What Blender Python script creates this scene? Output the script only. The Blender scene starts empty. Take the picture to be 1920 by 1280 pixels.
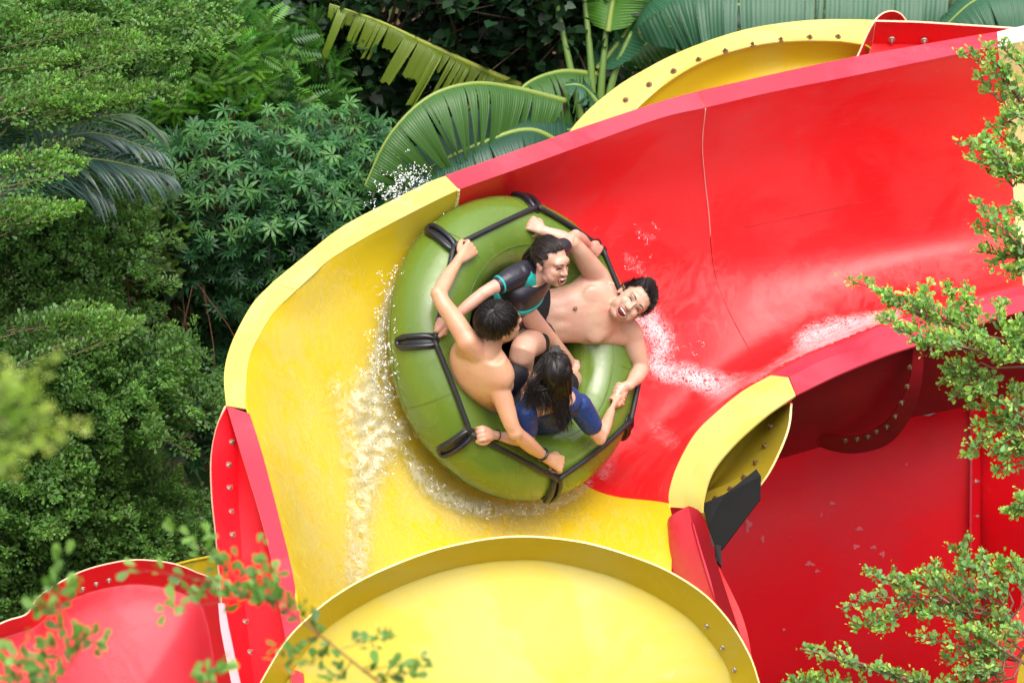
import bpy, math, random
import numpy as np
from mathutils import Vector, Matrix
random.seed(7)
rng = np.random.default_rng(11)
scene = bpy.context.scene
col = scene.collection

# ------------------------------------------------------------------ camera
TH = math.radians(35.0)                  # the camera looks down by 35 degrees
S = 380.0                                # photo pixels per metre at the raft
DIST = 20.0
CEN = np.array([0.0, 0.0, 3.5])          # the raft, 3.5 m above the ground
RV = np.array([1.0, 0.0, 0.0])
UV_ = np.array([0.0, math.sin(TH), math.cos(TH)])
FV = np.array([0.0, math.cos(TH), -math.sin(TH)])
CAM = CEN - FV * DIST
cam_d = bpy.data.cameras.new('camera')
cam = bpy.data.objects.new('camera', cam_d)
col.objects.link(cam)
cam.location = CAM
cam.rotation_euler = (math.pi / 2 - TH, 0, 0)
cam_d.sensor_width = 36
cam_d.lens = 36 * DIST / (1920 / S)
cam_d.clip_start = 0.5
cam_d.clip_end = 2000
cam_d.dof.use_dof = True
cam_d.dof.focus_distance = DIST - 0.4
cam_d.dof.aperture_fstop = 4.3
scene.camera = cam

# ------------------------------------------------------------------ light
SUN_EL, SUN_AZ = math.radians(76), math.radians(150)   # azimuth from +Y towards +X
w = bpy.data.worlds.new('World'); scene.world = w; w.use_nodes = True
nt = w.node_tree
bg = nt.nodes['Background']
sky = nt.nodes.new('ShaderNodeTexSky'); sky.sky_type = 'NISHITA'; sky.sun_disc = False
sky.sun_elevation = SUN_EL; sky.sun_rotation = SUN_AZ
sky.air_density = 1.0; sky.dust_density = 6.0; sky.ozone_density = 1.0
hs = nt.nodes.new('ShaderNodeHueSaturation'); hs.inputs['Saturation'].default_value = 0.45
nt.links.new(sky.outputs[0], hs.inputs['Color']); nt.links.new(hs.outputs[0], bg.inputs[0])
bg.inputs[1].default_value = 0.15
sl = bpy.data.lights.new('sun', 'SUN'); sl.energy = 0.7; sl.angle = math.radians(60); sl.color = (1.0, 0.95, 0.88)
so = bpy.data.objects.new('sun', sl); col.objects.link(so)
sdir = Vector((math.sin(SUN_AZ) * math.cos(SUN_EL), math.cos(SUN_AZ) * math.cos(SUN_EL), math.sin(SUN_EL)))
so.rotation_euler = sdir.to_track_quat('Z', 'Y').to_euler()
so.location = (0, 0, 30)
vs = scene.view_settings
vs.view_transform = 'Standard'; vs.look = 'None'; vs.gamma = 1.0; vs.use_curve_mapping = False
vs.exposure = 1.08

# ------------------------------------------------------------------ helpers
def P(px, py, d=0.0):
    """a photo pixel and a distance behind the raft centre -> a point of the place"""
    D = DIST + d
    k = D / DIST / S
    return CAM + FV * D + RV * ((px - 960) * k) - UV_ * ((py - 640) * k)
def PP(a):
    return np.array([P(*q) for q in a])
def proj(p):
    q = np.asarray(p) - CAM
    D = q @ FV; k = D / DIST / S
    return 960 + (q @ RV) / k, 640 - (q @ UV_) / k, D - DIST
def G(px, py, z):
    """point where the line of sight meets the height z"""
    r = FV + RV * ((px - 960) / S / DIST) - UV_ * ((py - 640) / S / DIST)
    return CAM + r * ((z - CAM[2]) / r[2])
def cv(x, y, z):
    """right, up in the picture, towards the viewer"""
    return RV * x + UV_ * y - FV * z
def nrm(v):
    v = np.asarray(v, float); return v / (np.linalg.norm(v) + 1e-12)

def mesh_obj(name, V, F, mats=None, parent=None, smooth=True, label=None, kind=None, uv=None, fm=None, colors=None):
    me = bpy.data.meshes.new(name)
    V = np.asarray(V, dtype=np.float32)
    if isinstance(F, np.ndarray):
        nf, k = F.shape
        me.vertices.add(len(V)); me.vertices.foreach_set('co', V.ravel())
        me.loops.add(nf * k); me.loops.foreach_set('vertex_index', F.astype(np.int32).ravel())
        me.polygons.add(nf); me.polygons.foreach_set('loop_start', np.arange(0, nf * k, k, dtype=np.int32))
        me.update(calc_edges=True)
    else:
        me.from_pydata([tuple(map(float, v)) for v in V], [], [tuple(f) for f in F])
        me.update()
    if mats is not None:
        for m in (mats if isinstance(mats, (list, tuple)) else [mats]): me.materials.append(m)
    if fm is not None: me.polygons.foreach_set('material_index', np.asarray(fm, dtype=np.int32))
    if uv is not None:
        ul = me.uv_layers.new(name='UVMap')
        idx = np.empty(len(me.loops), dtype=np.int32); me.loops.foreach_get('vertex_index', idx)
        ul.data.foreach_set('uv', np.asarray(uv, dtype=np.float32)[idx].ravel())
    if colors is not None:
        ca = me.color_attributes.new('Col', 'FLOAT_COLOR', 'POINT')
        ca.data.foreach_set('color', np.asarray(colors, dtype=np.float32).ravel())
    if smooth and len(me.polygons): me.polygons.foreach_set('use_smooth', [True] * len(me.polygons))
    o = bpy.data.objects.new(name, me); col.objects.link(o)
    if parent is not None: o.parent = parent
    if label: o['label'] = label
    if kind: o['kind'] = kind
    return o
def tag(o, label=None, cat=None, group=None, kind=None):
    if label: o['label'] = label
    if cat: o['category'] = cat
    if group: o['group'] = group
    if kind: o['kind'] = kind
    return o
def thing(name, label, cat, loc=(0, 0, 0), group=None):
    o = bpy.data.objects.new(name, None); col.objects.link(o)
    o.empty_display_size = 0.1
    o.location = loc
    tag(o, label, cat, group)
    return o
def adopt(child, parent):
    """parent without moving"""
    child.parent = parent
    child.matrix_parent_inverse = Matrix.Translation(Vector(parent.location)).inverted()
    return child

def catmull(pts, n, closed=False):
    """resample a polyline to n points, smooth, evenly spaced"""
    pts = np.asarray(pts, float)
    if len(pts) == 2:
        t = np.linspace(0, 1, n)[:, None]; return pts[0] * (1 - t) + pts[1] * t
    if closed: ext = np.vstack([pts[-1], pts, pts[0], pts[1]])
    else: ext = np.vstack([2 * pts[0] - pts[1], pts, 2 * pts[-1] - pts[-2]])
    out = []
    for i in range(len(ext) - 3):
        p0, p1, p2, p3 = ext[i:i + 4]
        for t in np.linspace(0, 1, 12, endpoint=False):
            out.append(.5 * ((2 * p1) + (-p0 + p2) * t + (2 * p0 - 5 * p1 + 4 * p2 - p3) * t * t + (-p0 + 3 * p1 - 3 * p2 + p3) * t ** 3))
    out.append(ext[-2]); out = np.array(out)
    L = np.concatenate([[0], np.cumsum(np.linalg.norm(np.diff(out[:, :3], axis=0), axis=1))])
    s = np.linspace(0, L[-1], n)
    return np.stack([np.interp(s, L, out[:, k]) for k in range(out.shape[1])], 1)

def grid_faces(nu, nv, wrap=False):
    i, j = np.meshgrid(np.arange(nu - 1), np.arange(nv if wrap else nv - 1), indexing='ij')
    j2 = (j + 1) % nv
    return np.stack([i * nv + j, i * nv + j2, (i + 1) * nv + j2, (i + 1) * nv + j], -1).reshape(-1, 4)

def loft_grid(curves, nu, nv, world=False):
    C = [catmull(c if world else PP(c), nu) for c in curves]
    C = np.array(C)                       # K, nu, 3
    K = len(C)
    if K == 2:
        t = np.linspace(0, 1, nv)
        g = C[0][:, None] * (1 - t[None, :, None]) + C[1][:, None] * t[None, :, None]
    else:
        ext = np.concatenate([2 * C[:1] - C[1:2], C, 2 * C[-1:] - C[-2:-1]])
        g = np.empty((nu, nv, 3))
        for k, t in enumerate(np.linspace(0, K - 1, nv)):
            i = min(int(t), K - 2); f = t - i
            p0, p1, p2, p3 = ext[i], ext[i + 1], ext[i + 2], ext[i + 3]
            g[:, k] = .5 * ((2 * p1) + (-p0 + p2) * f + (2 * p0 - 5 * p1 + 4 * p2 - p3) * f * f + (-p0 + 3 * p1 - 3 * p2 + p3) * f ** 3)
    return g
SURF = []                                 # grids that water can lie on
def loft(name, curves, nu, nv, mats, parent=None, thick=0.008, label=None, keep=False, world=False, rim=None, kind=None):
    g = loft_grid(curves, nu, nv, world)
    if keep: SURF.append(g)
    u, v = np.meshgrid(np.linspace(0, 1, nu), np.linspace(0, 1, nv), indexing='ij')
    F = grid_faces(nu, nv)
    V = g.reshape(-1, 3)
    a, b, c_, d_ = V[F[:, 0]], V[F[:, 1]], V[F[:, 2]], V[F[:, 3]]
    nn = np.cross(c_ - a, d_ - b).sum(0)
    if nn @ FV > 0: F = F[:, ::-1]
    ms = list(mats) if isinstance(mats, (list, tuple)) else [mats]
    if rim is not None: ms = [ms[0], rim]
    o = mesh_obj(name, V, np.ascontiguousarray(F), ms, None, True, label, kind, uv=np.stack([u.ravel(), v.ravel()], 1))
    if thick:
        md = o.modifiers.new('thick', 'SOLIDIFY'); md.thickness = thick; md.offset = -1
        md.use_even_offset = False
        if rim is not None: md.material_offset_rim = 1
        es = o.modifiers.new('crease', 'EDGE_SPLIT'); es.split_angle = math.radians(50)
    if parent is not None: adopt(o, parent)
    return o

def tube_mesh(pts, radii, nseg=8, cap=True, n=None, flat=None):
    """a tapering tube along points; returns V, F(quads as list)"""
    pts = np.asarray(pts, float); r = np.asarray(radii, float)
    if n:
        q = catmull(np.column_stack([pts, r]), n); pts, r = q[:, :3], q[:, 3]
    T = np.gradient(pts, axis=0); T /= np.linalg.norm(T, axis=1)[:, None] + 1e-12
    up = np.array([0, 0, 1.0]) if abs(T[0][2]) < .9 else np.array([1.0, 0, 0])
    A = nrm(np.cross(T[0], up)); V = []
    for i in range(len(pts)):
        A = nrm(A - T[i] * (A @ T[i])); B = np.cross(T[i], A)
        for k in range(nseg):
            a = 2 * math.pi * k / nseg
            f = 1 if flat is None else flat
            V.append(pts[i] + r[i] * (A * math.cos(a) + B * f * math.sin(a)))
    F = [tuple(int(x) for x in f) for f in grid_faces(len(pts), nseg, True)]
    if cap:
        F.append(tuple(range(nseg))[::-1]); b0 = (len(pts) - 1) * nseg
        F.append(tuple(b0 + k for k in range(nseg)))
    return np.array(V), F
def merge(parts):
    Vs, Fs, o = [], [], 0
    for V, F in parts:
        Vs.append(V); Fs += [tuple(i + o for i in f) for f in F]; o += len(V)
    return np.vstack(Vs), Fs
def tube(name, pts, radii, mat, parent=None, nseg=8, n=None, **k):
    if np.isscalar(radii): radii = [radii] * len(pts)
    V, F = tube_mesh(pts, radii, nseg, True, n)
    o = mesh_obj(name, V, F, mat, None, True, **k)
    if parent is not None: adopt(o, parent)
    return o

# ------------------------------------------------------------------ materials
def newmat(name):
    m = bpy.data.materials.new(name); m.use_nodes = True
    return m, m.node_tree, m.node_tree.nodes['Principled BSDF']
def nd(nt, typ, **kw):
    n = nt.nodes.new(typ)
    for k, v in kw.items():
        if k in n.inputs: n.inputs[k].default_value = v
        else: setattr(n, k, v)
    return n
def noise_fac(nt, scale, detail=4, rough=.55, dist=0, coord='Object', stretch=None):
    tc = nd(nt, 'ShaderNodeTexCoord'); mp = nd(nt, 'ShaderNodeMapping')
    if stretch: mp.inputs['Scale'].default_value = stretch
    nz = nd(nt, 'ShaderNodeTexNoise'); nz.inputs['Scale'].default_value = scale
    nz.inputs['Detail'].default_value = detail; nz.inputs['Roughness'].default_value = rough; nz.inputs['Distortion'].default_value = dist
    nt.links.new(tc.outputs[coord], mp.inputs[0]); nt.links.new(mp.outputs[0], nz.inputs['Vector'])
    return nz.outputs['Fac']
def ramp(nt, fac, stops):
    r = nd(nt, 'ShaderNodeValToRGB'); e = r.color_ramp.elements
    while len(e) < len(stops): e.new(.5)
    for q, (p, c) in zip(e, stops): q.position = p; q.color = (*c, 1) if len(c) == 3 else c
    nt.links.new(fac, r.inputs[0]); return r.outputs[0]
def mixc(nt, fac, a, b):
    m = nd(nt, 'ShaderNodeMix', data_type='RGBA')
    for s, v in ((0, fac), (6, a), (7, b)):
        if hasattr(v, 'is_output'): nt.links.new(v, m.inputs[s])
        else: m.inputs[s].default_value = v if s == 0 else (*v, 1)
    return m.outputs[2]
def bump(nt, bsdf, fac, strength, dist):
    b = nd(nt, 'ShaderNodeBump'); b.inputs['Strength'].default_value = strength; b.inputs['Distance'].default_value = dist
    nt.links.new(fac, b.inputs['Height']); nt.links.new(b.outputs[0], bsdf.inputs['Normal'])

def gelcoat(name, base, faded, rough=.32, wet=.12, scr=.5, chalk=None, ior=1.5):
    """glass-fibre gelcoat: worn, blotchy, fine scratches, wet patches of other gloss"""
    m, nt, b = newmat(name)
    f1 = noise_fac(nt, 1.7, 6, .6, .8)
    c = mixc(nt, ramp(nt, f1, [(.47, (0, 0, 0)), (.54, (.7, .7, .7)), (.75, (1, 1, 1))]), base, faded)
    f2 = noise_fac(nt, 60, 2, .6, 0, 'UV', (.35, 3.5, 1))
    f2r = ramp(nt, f2, [(.60, (0, 0, 0)), (.8, (1, 1, 1))])
    mm = nd(nt, 'ShaderNodeMath', operation='MULTIPLY'); nt.links.new(f2r, mm.inputs[0]); mm.inputs[1].default_value = .16 * scr
    c = mixc(nt, mm.outputs[0], c, tuple(min(1, x * .5 + .42) for x in faded))
    # scuffs: small pale marks
    f4 = noise_fac(nt, 6.5, 8, .72, 1.5)
    f5 = noise_fac(nt, 1.3, 2, .5, 0)
    a4 = ramp(nt, f4, [(.63, (0, 0, 0)), (.70, (1, 1, 1))]); a5 = ramp(nt, f5, [(.5, (0, 0, 0)), (.62, (1, 1, 1))])
    m2 = nd(nt, 'ShaderNodeMath', operation='MULTIPLY'); nt.links.new(a4, m2.inputs[0]); nt.links.new(a5, m2.inputs[1])
    m3 = nd(nt, 'ShaderNodeMath', operation='MULTIPLY'); nt.links.new(m2.outputs[0], m3.inputs[0]); m3.inputs[1].default_value = .35 * scr
    c = mixc(nt, m3.outputs[0], c, chalk or tuple(min(1, x * .5 + .4) for x in faded))
    nt.links.new(c, b.inputs['Base Color'])
    f3 = noise_fac(nt, .9, 3, .5, 1.2)
    r = nd(nt, 'ShaderNodeMapRange'); nt.links.new(f3, r.inputs[0])
    r.inputs[1].default_value = .44; r.inputs[2].default_value = .56; r.inputs[3].default_value = wet; r.inputs[4].default_value = rough
    nt.links.new(r.outputs[0], b.inputs['Roughness'])
    bump(nt, b, noise_fac(nt, 5, 5, .6), .22, .02)
    b.inputs['IOR'].default_value = ior
    return m
RED = gelcoat('red_gelcoat', (.76, .014, .018), (.72, .032, .036), rough=.5, wet=.32, ior=1.40)
SHADR = gelcoat('shade_darkened_red', (.30, .003, .008), (.26, .004, .010), rough=.6, wet=.45, scr=.3, ior=1.35)  # red darkened for the outer walls: underside shade put into the colour
SHADY = gelcoat('shade_darkened_yellow', (.34, .24, .012), (.30, .23, .02), rough=.6, wet=.45, scr=.3, ior=1.35, chalk=(.5, .4, .1))  # olive tone is the shade under the rim, put into the yellow
PINK = gelcoat('faded_red_gelcoat', (.66, .022, .045), (.60, .045, .075), rough=.42, wet=.35)
DRED = gelcoat('deep_red_gelcoat', (.76, .006, .014), (.70, .012, .022), rough=.5, wet=.4, scr=.2, ior=1.3)
YEL = gelcoat('yellow_gelcoat', (.68, .48, .018), (.66, .50, .060), rough=.42, wet=.26, ior=1.42, scr=.6, chalk=(.78, .72, .42))
YEL2 = gelcoat('pale_yellow_gelcoat', (.62, .50, .10), (.60, .50, .15), rough=.4, wet=.3, scr=.4, chalk=(.75, .7, .4))
REDS = gelcoat('sunworn_red_gelcoat', (.74, .02, .035), (.68, .045, .07), rough=.55, wet=.45, chalk=(.85, .5, .5))
YELS = gelcoat('sunworn_yellow_gelcoat', (.66, .51, .045), (.62, .51, .11), rough=.6, wet=.5, scr=1.0, chalk=(.80, .76, .5))
CREAM = gelcoat('cream_gelcoat', (.78, .62, .26), (.74, .64, .36), rough=.4, wet=.3)
WHITE = gelcoat('white_gelcoat', (.8, .77, .68), (.75, .72, .62), rough=.4, wet=.3)
EDGE = gelcoat('raw_edge_pale', (.78, .42, .28), (.75, .55, .35), rough=.6, wet=.5)
EDGEY = gelcoat('raw_edge_cream', (.82, .68, .28), (.8, .72, .4), rough=.6, wet=.5)
def plain(name, c, rough=.5, metal=0, bumpv=None, spec=.5, coat=0, var=.15, vscale=8):
    m, nt, b = newmat(name)
    f = noise_fac(nt, vscale, 4, .6)
    nt.links.new(mixc(nt, f, tuple(x * (1 - var) for x in c), tuple(min(1, x * (1 + var)) for x in c)), b.inputs['Base Color'])
    b.inputs['Roughness'].default_value = rough; b.inputs['Metallic'].default_value = metal
    b.inputs['Specular IOR Level'].default_value = spec; b.inputs['Coat Weight'].default_value = coat
    if bumpv: bump(nt, b, noise_fac(nt, bumpv[0], 4, .6), bumpv[1], bumpv[2])
    return m
STEEL = plain('bolt_steel', (.48, .42, .36), .38, .8)
RUSTY = plain('tarnished_bolt', (.22, .13, .06), .5, .5)
RUBBER = plain('black_rubber', (.012, .012, .016), .28, 0, (30, .3, .004), .6)
WEB = plain('black_webbing', (.014, .014, .017), .5, 0, (300, .5, .002), .5)
PLATE = plain('black_steel_plate', (.010, .010, .010), .6, 0, (40, .3, .003), .2)
POSTM = plain('galvanised_post', (.35, .36, .36), .45, .7)
EARTH = plain('earth', (.28, .13, .055), .95, 0, (12, .8, .05), .2, var=.35, vscale=2.5)
WOOD = plain('bark', (.16, .105, .07), .9, 0, (60, .8, .01), .2)
TWIG = plain('twig', (.20, .10, .065), .8, 0, (80, .5, .004), .2)

# ------------------------------------------------------------------ bolts
def bolt_mesh():
    parts = []
    def cyl(r, z0, z1, n, x=0):
        V = [(r * math.cos(2 * math.pi * k / n), r * math.sin(2 * math.pi * k / n), z0) for k in range(n)]
        V += [(r * .88 * math.cos(2 * math.pi * k / n), r * .88 * math.sin(2 * math.pi * k / n), z1) for k in range(n)]
        F = [(k, (k + 1) % n, n + (k + 1) % n, n + k) for k in range(n)] + [tuple(range(n, 2 * n))]
        return np.array(V), F
    return merge([cyl(.017, 0, .004, 12), cyl(.0095, .004, .013, 6), cyl(.005, .013, .02, 8)])
BV, BF = bolt_mesh()
_bm = {}
def bolt(parent, p, n, mat, s=1.0):
    key = mat.name
    if key not in _bm:
        me = bpy.data.meshes.new('bolt'); me.from_pydata([tuple(v) for v in BV], [], BF); me.materials.append(mat); _bm[key] = me
    o = bpy.data.objects.new('bolt', _bm[key]); col.objects.link(o)
    q = Vector(n).to_track_quat('Z', 'Y')
    o.matrix_world = Matrix.Translation(Vector(p)) @ q.to_matrix().to_4x4() @ Matrix.Scale(s, 4)
    o.parent = parent          # the part's own frame is the world's
    return o
def facing_normal(obj_grid, p):
    V = obj_grid.reshape(-1, 3)
    i = int(np.argmin(((V - p) ** 2).sum(1))); nu, nv = obj_grid.shape[:2]
    a, b = divmod(i, nv); a = min(max(a, 1), nu - 2); b = min(max(b, 1), nv - 2) if nv > 2 else 0
    t1 = obj_grid[a + 1, b] - obj_grid[a - 1, b]
    t2 = obj_grid[a, min(b + 1, nv - 1)] - obj_grid[a, max(b - 1, 0)]
    n = nrm(np.cross(t1, t2))
    return -n if n @ FV > 0 else n
def bolts_on(part, curves, pix, mat, nu=40, nv=9, s=1.0):
    g = loft_grid(curves, nu, nv)
    V = g.reshape(-1, 3); px = np.array([proj(v)[:2] for v in V])
    for q in pix:
        i = np.argsort(((px - np.array(q)) ** 2).sum(1))[:4]
        wgt = 1 / (np.linalg.norm(px[i] - np.array(q), axis=1) + .5)
        d = sum(proj(V[k])[2] * wt for k, wt in zip(i, wgt)) / wgt.sum()
        p = P(q[0], q[1], d); n = facing_normal(g, p)
        bolt(part, p + n * .001, n, mat, s)
# ================================================================== GROUND
gn = 90
gx = np.concatenate([-np.geomspace(900, 12, 18), np.linspace(-11, 11, gn), np.geomspace(12, 900, 18)])
gy = np.concatenate([-np.geomspace(900, 22, 18), np.linspace(-20, 20, gn), np.geomspace(22, 900, 18)])
X, Y = np.meshgrid(gx, gy, indexing='ij')
Z = .10 * np.sin(X * 1.1 + .5) * np.cos(Y * .9) + .06 * np.sin(X * 3.1) * np.sin(Y * 2.7 + 1)
Z = np.where((abs(X) < 30) & (abs(Y) < 30), Z, 0)
gmat, gnt, gb = newmat('soil_and_moss')
cc = mixc(gnt, ramp(gnt, noise_fac(gnt, .8, 6, .65), [(.42, (0, 0, 0)), (.6, (1, 1, 1))]), (.05, .075, .02), (.20, .085, .035))
gnt.links.new(mixc(gnt, noise_fac(gnt, 14, 6, .7), cc, (.03, .035, .015)), gb.inputs['Base Color'])
gb.inputs['Roughness'].default_value = .95; bump(gnt, gb, noise_fac(gnt, 9, 8, .7), .9, .06)
mesh_obj('ground', np.stack([X.ravel(), Y.ravel(), Z.ravel()], 1), grid_faces(len(gx), len(gy)), gmat, kind='structure')

# added tree belt all round, out of view, to cut low sky light
rgw = np.random.default_rng(2); NW = 15000
aw = rgw.uniform(0, 2 * math.pi, NW); hw = rgw.uniform(0, 1, NW) ** 1.1; rw = 44 + rgw.normal(0, 2.5, NW) + 5 * hw
cw = np.column_stack([rw * np.cos(aw), rw * np.sin(aw), hw * (24 + 3 * np.sin(aw * 9) + 2 * np.sin(aw * 23))])
d1 = rgw.normal(0, 1, (NW, 3)); d1 /= np.linalg.norm(d1, axis=1)[:, None]; d2 = np.cross(d1, rgw.normal(0, 1, (NW, 3))); d2 /= np.linalg.norm(d2, axis=1)[:, None]
sw = rgw.uniform(.5, 1.3, NW)[:, None]
Vw = np.stack([cw - d1 * sw, cw + d2 * sw * .6, cw + d1 * sw, cw - d2 * sw * .6], 1).reshape(-1, 3)
mesh_obj('added_tree_belt', Vw, np.arange(NW * 4).reshape(-1, 4), plain('belt_leaves', (.035, .085, .025), .7, var=.6, vscale=.6), kind='stuff', smooth=False)['label'] = 'added dark green tree belt out of view, blocking low sky light around the slide'

# ================================================================== MAIN SLIDE
main = thing('water_slide', 'red and yellow open water slide carrying the green raft round its bend', 'water slide', (0, 0, 0))

# --- interior, from the joint J to the right end (red), then from J downstream (yellow)
J = [(860, 355, -.2), (862, 450, .15), (885, 560, .15), (960, 760, .2), (1100, 910, .44), (1253, 943, -.08)]
R0 = [J[0], (1000, 306, .02), (1100, 270, .2), (1240, 221, .45), (1323, 202, .55), (1450, 172, .64), (1600, 142, .7), (1807, 99, .78), (1871, 87, .8)]
R1 = [J[1], (1000, 400, .45), (1150, 370, .7), (1325, 340, .95), (1600, 290, 1.1), (1891, 250, 1.2)]
R2 = [J[2], (1050, 540, .54), (1200, 500, .92), (1340, 480, 1.2), (1620, 440, 1.38), (1903, 400, 1.42)]
R3 = [J[3], (1100, 720, .55), (1250, 660, .94), (1390, 600, 1.18), (1640, 530, 1.33), (1912, 480, 1.35)]
R4 = [J[4], (1170, 850, .62), (1270, 780, .8), (1400, 690, .98), (1645, 592, 1.1), (1917, 518, 1.1)]
R5 = [J[5], (1255, 919, -.06), (1270, 872, .0), (1303, 813, .08), (1345, 771, .15), (1392, 733, .22), (1445, 703, .3),
      (1502, 672, .38), (1569, 644, .45), (1662, 608, .5), (1829, 557, .57), (1918, 535, .6)]
loft('flume_section', [R0, R1, R2, R3, R4, R5], 120, 64, RED, main, .010, 'red upstream section with tall outer wall', keep=True)
RB = [R0[-1], R1[-1], R2[-1], R3[-1], R4[-1], R5[-1]]
REnd = [(2140, 25, 1.0), (2170, 220, 1.4), (2190, 380, 1.6), (2200, 430, 1.55), (2200, 450, 1.3), (2190, 470, .75)]
loft('flume_section', [[a, ((a[0] + b[0]) / 2, (a[1] + b[1]) / 2, (a[2] + b[2]) / 2), b] for a, b in zip(RB, REnd)], 20, 64, CREAM, main, .010, 'cream section at the right end', keep=True)

Y0 = [J[0], (798, 385, -.3), (699, 437, -.45), (620, 485, -.6), (555, 543, -.75), (513, 585, -.85), (486, 629, -.97), (469, 664, -1.05),
      (462, 708, -1.15), (463, 756, -1.25), (470, 782, -1.3), (493, 854, -1.45), (525, 976, -1.75), (548, 1071, -2.0), (563, 1160, -2.2), (572, 1290, -2.4)]
Y1 = [J[1], (780, 480, -.1), (680, 560, -.35), (610, 640, -.55), (570, 720, -.72), (560, 800, -.85), (590, 950, -1.05), (630, 1100, -1.3), (650, 1290, -1.6)]
Y2 = [J[2], (800, 610, 0), (740, 700, -.2), (720, 800, -.3), (720, 900, -.42), (740, 1050, -.65), (760, 1290, -1.1)]
Y3 = [J[3], (900, 800, .1), (860, 860, 0), (850, 950, -.15), (870, 1080, -.4), (900, 1290, -.9)]
Y4 = [J[4], (1060, 955, .3), (1040, 1010, .15), (1050, 1100, -.1), (1060, 1290, -.6)]
Y5 = [J[5], (1262, 1000, -.2), (1258, 1065, -.3), (1250, 1150, -.5), (1240, 1290, -.8)]
loft('flume_section', [Y0, Y1, Y2, Y3, Y4, Y5], 110, 64, YEL, main, .010, 'yellow bend section wet with splashes', keep=True)

# --- outer rim flange
def strip(name, a, b, mat, parent, nu=60, nv=3, rim=None, label=None, thick=.010):
    return loft(name, [a, b], nu, nv, mat, parent, thick, label, rim=rim)
FRo = [(835, 329, -.14), (1000, 271, .08), (1100, 236, .28), (1240, 190, .52), (1310, 171, .63)]
FRi = [(860, 355, -.202), (1000, 306, .018), (1100, 270, .198), (1240, 221, .448), (1322, 202, .548)]
strip('rim_flange', FRo, FRi, PINK, main, label='faded red rim beside the raft')
strip('rim_flange', [(1311, 170.5, .63), (1450, 139, .72), (1605, 106, .8), (1780, 75, .88), (1869, 60, .9)],
      [(1323.5, 201.5, .548), (1450, 172, .638), (1600, 142, .698), (1807, 99, .778), (1871, 87, .798)], PINK, main, label='faded red rim at the upper right')
strip('rim_flange', [(1870, 60, .9), (2130, 0, 1.1)], [(1872, 87, .798), (2140, 25, .998)], WHITE, main, label='white rim of the cream section')
FYo = [(835, 330, -.14), (798, 344, -.20), (730, 378, -.30), (640, 426, -.45), (565, 485, -.62), (510, 530, -.72)]
FYi = [(860, 355, -.202), (798, 385, -.302), (699, 437, -.452), (620, 485, -.602), (590, 512, -.68), (556, 543, -.752)]
strip('rim_flange', FYo, FYi, YEL2, main, label='yellow rim, upper half of the bend')
strip('rim_flange', [(510, 530.5, -.725), (475, 567, -.80), (445, 619, -.93), (427, 664, -1.02), (420, 708, -1.12), (424, 760, -1.24)],
      [(555, 544, -.757), (513, 585, -.852), (486, 629, -.972), (469, 664, -1.052), (462, 708, -1.152), (463, 766, -1.262)], YEL2, main, label='yellow rim, lower half of the bend')
FDo = [(425, 761, -1.25), (452, 849, -1.44), (486, 958, -1.72), (507, 1044, -1.92), (520, 1117, -2.08), (536, 1203, -2.26), (548, 1290, -2.42)]
FDi = [(468, 775, -1.29), (493, 854, -1.452), (525, 976, -1.752), (548, 1071, -2.002), (563, 1160, -2.202), (566, 1220, -2.3), (572, 1290, -2.402)]
strip('rim_flange', FDo, FDi, PINK, main, rim=EDGE, label='faded red rim at the lower left')
# seams on the red wall
def seam(pts, mat, r=.004, label=None, off=-.012):
    return tube('joint_seam', [P(x, y, surf_d(x, y) + off) for x, y in catmull([(a, b, 0) for a, b in pts], 40)[:, :2]], r, mat, main, 5, label=label)
_SP = None
def surf_d(px, py):
    global _SP
    if _SP is None:
        V = np.vstack([g.reshape(-1, 3) for g in SURF]); _SP = (np.array([proj(v) for v in V]))
    q = _SP; dd = (q[:, 0] - px) ** 2 + (q[:, 1] - py) ** 2
    i = np.argpartition(dd, 6)[:6]; wt = 1 / (dd[i] + 4)
    return float((q[i, 2] * wt).sum() / wt.sum())
SEAMD = plain('sealant_dark', (.16, .004, .008), .6)
SEAML = plain('sealant_pale', (.80, .45, .40), .6)
seam([(1323, 203), (1317, 270), (1322, 340), (1329, 400), (1332, 442)], SEAML, .0028, 'pale vertical joint', -.003)
seam([(1332, 445), (1338, 500), (1352, 550), (1375, 600), (1405, 655)], SEAMD, .0022, 'dark joint towards the channel floor', -.001)
seam([(1395, 427), (1500, 405), (1580, 388), (1650, 372)], SEAMD, .0013, 'hairline crack in the wall', -.001)
seam([(860, 356), (858, 372), (853, 392)], EDGEY, .008, 'cut end of the yellow wall', -.012)

# --- the joint flange lobe on the left, seen edge on, with bolts
LBo = [(425, 761, -1.25), (407, 800, -1.30), (397, 854, -1.38), (398, 926, -1.52), (405, 999, -1.66), (414, 1100, -1.85), (422, 1180, -2.0), (440, 1290, -2.2)]
LBi = [(427, 764, -1.22), (445, 830, -1.27), (447, 890, -1.33), (448, 950, -1.46), (452, 1010, -1.60), (456, 1100, -1.76), (464, 1180, -1.9), (478, 1290, -2.1)]
lob = loft('joint_flange', [LBo, LBi], 60, 5, DRED, main, .012, 'red bolted joint flange on the left', rim=EDGE)
bolts_on(lob, [LBo, LBi], [(435, 828), (429, 871), (430, 914), (433, 959), (436, 1002), (443, 1061), (452, 1110), (460, 1165), (469, 1222)], STEEL, s=.95)
LWi = [(429, 764, -1.22), (455, 849, -1.30), (489, 958, -1.50), (511, 1044, -1.68), (524, 1117, -1.84), (540, 1203, -2.0), (552, 1290, -2.2)]
loft('outer_wall', [LBi, LWi], 50, 6, DRED, main, .008, 'red outside of the lower wall')
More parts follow.
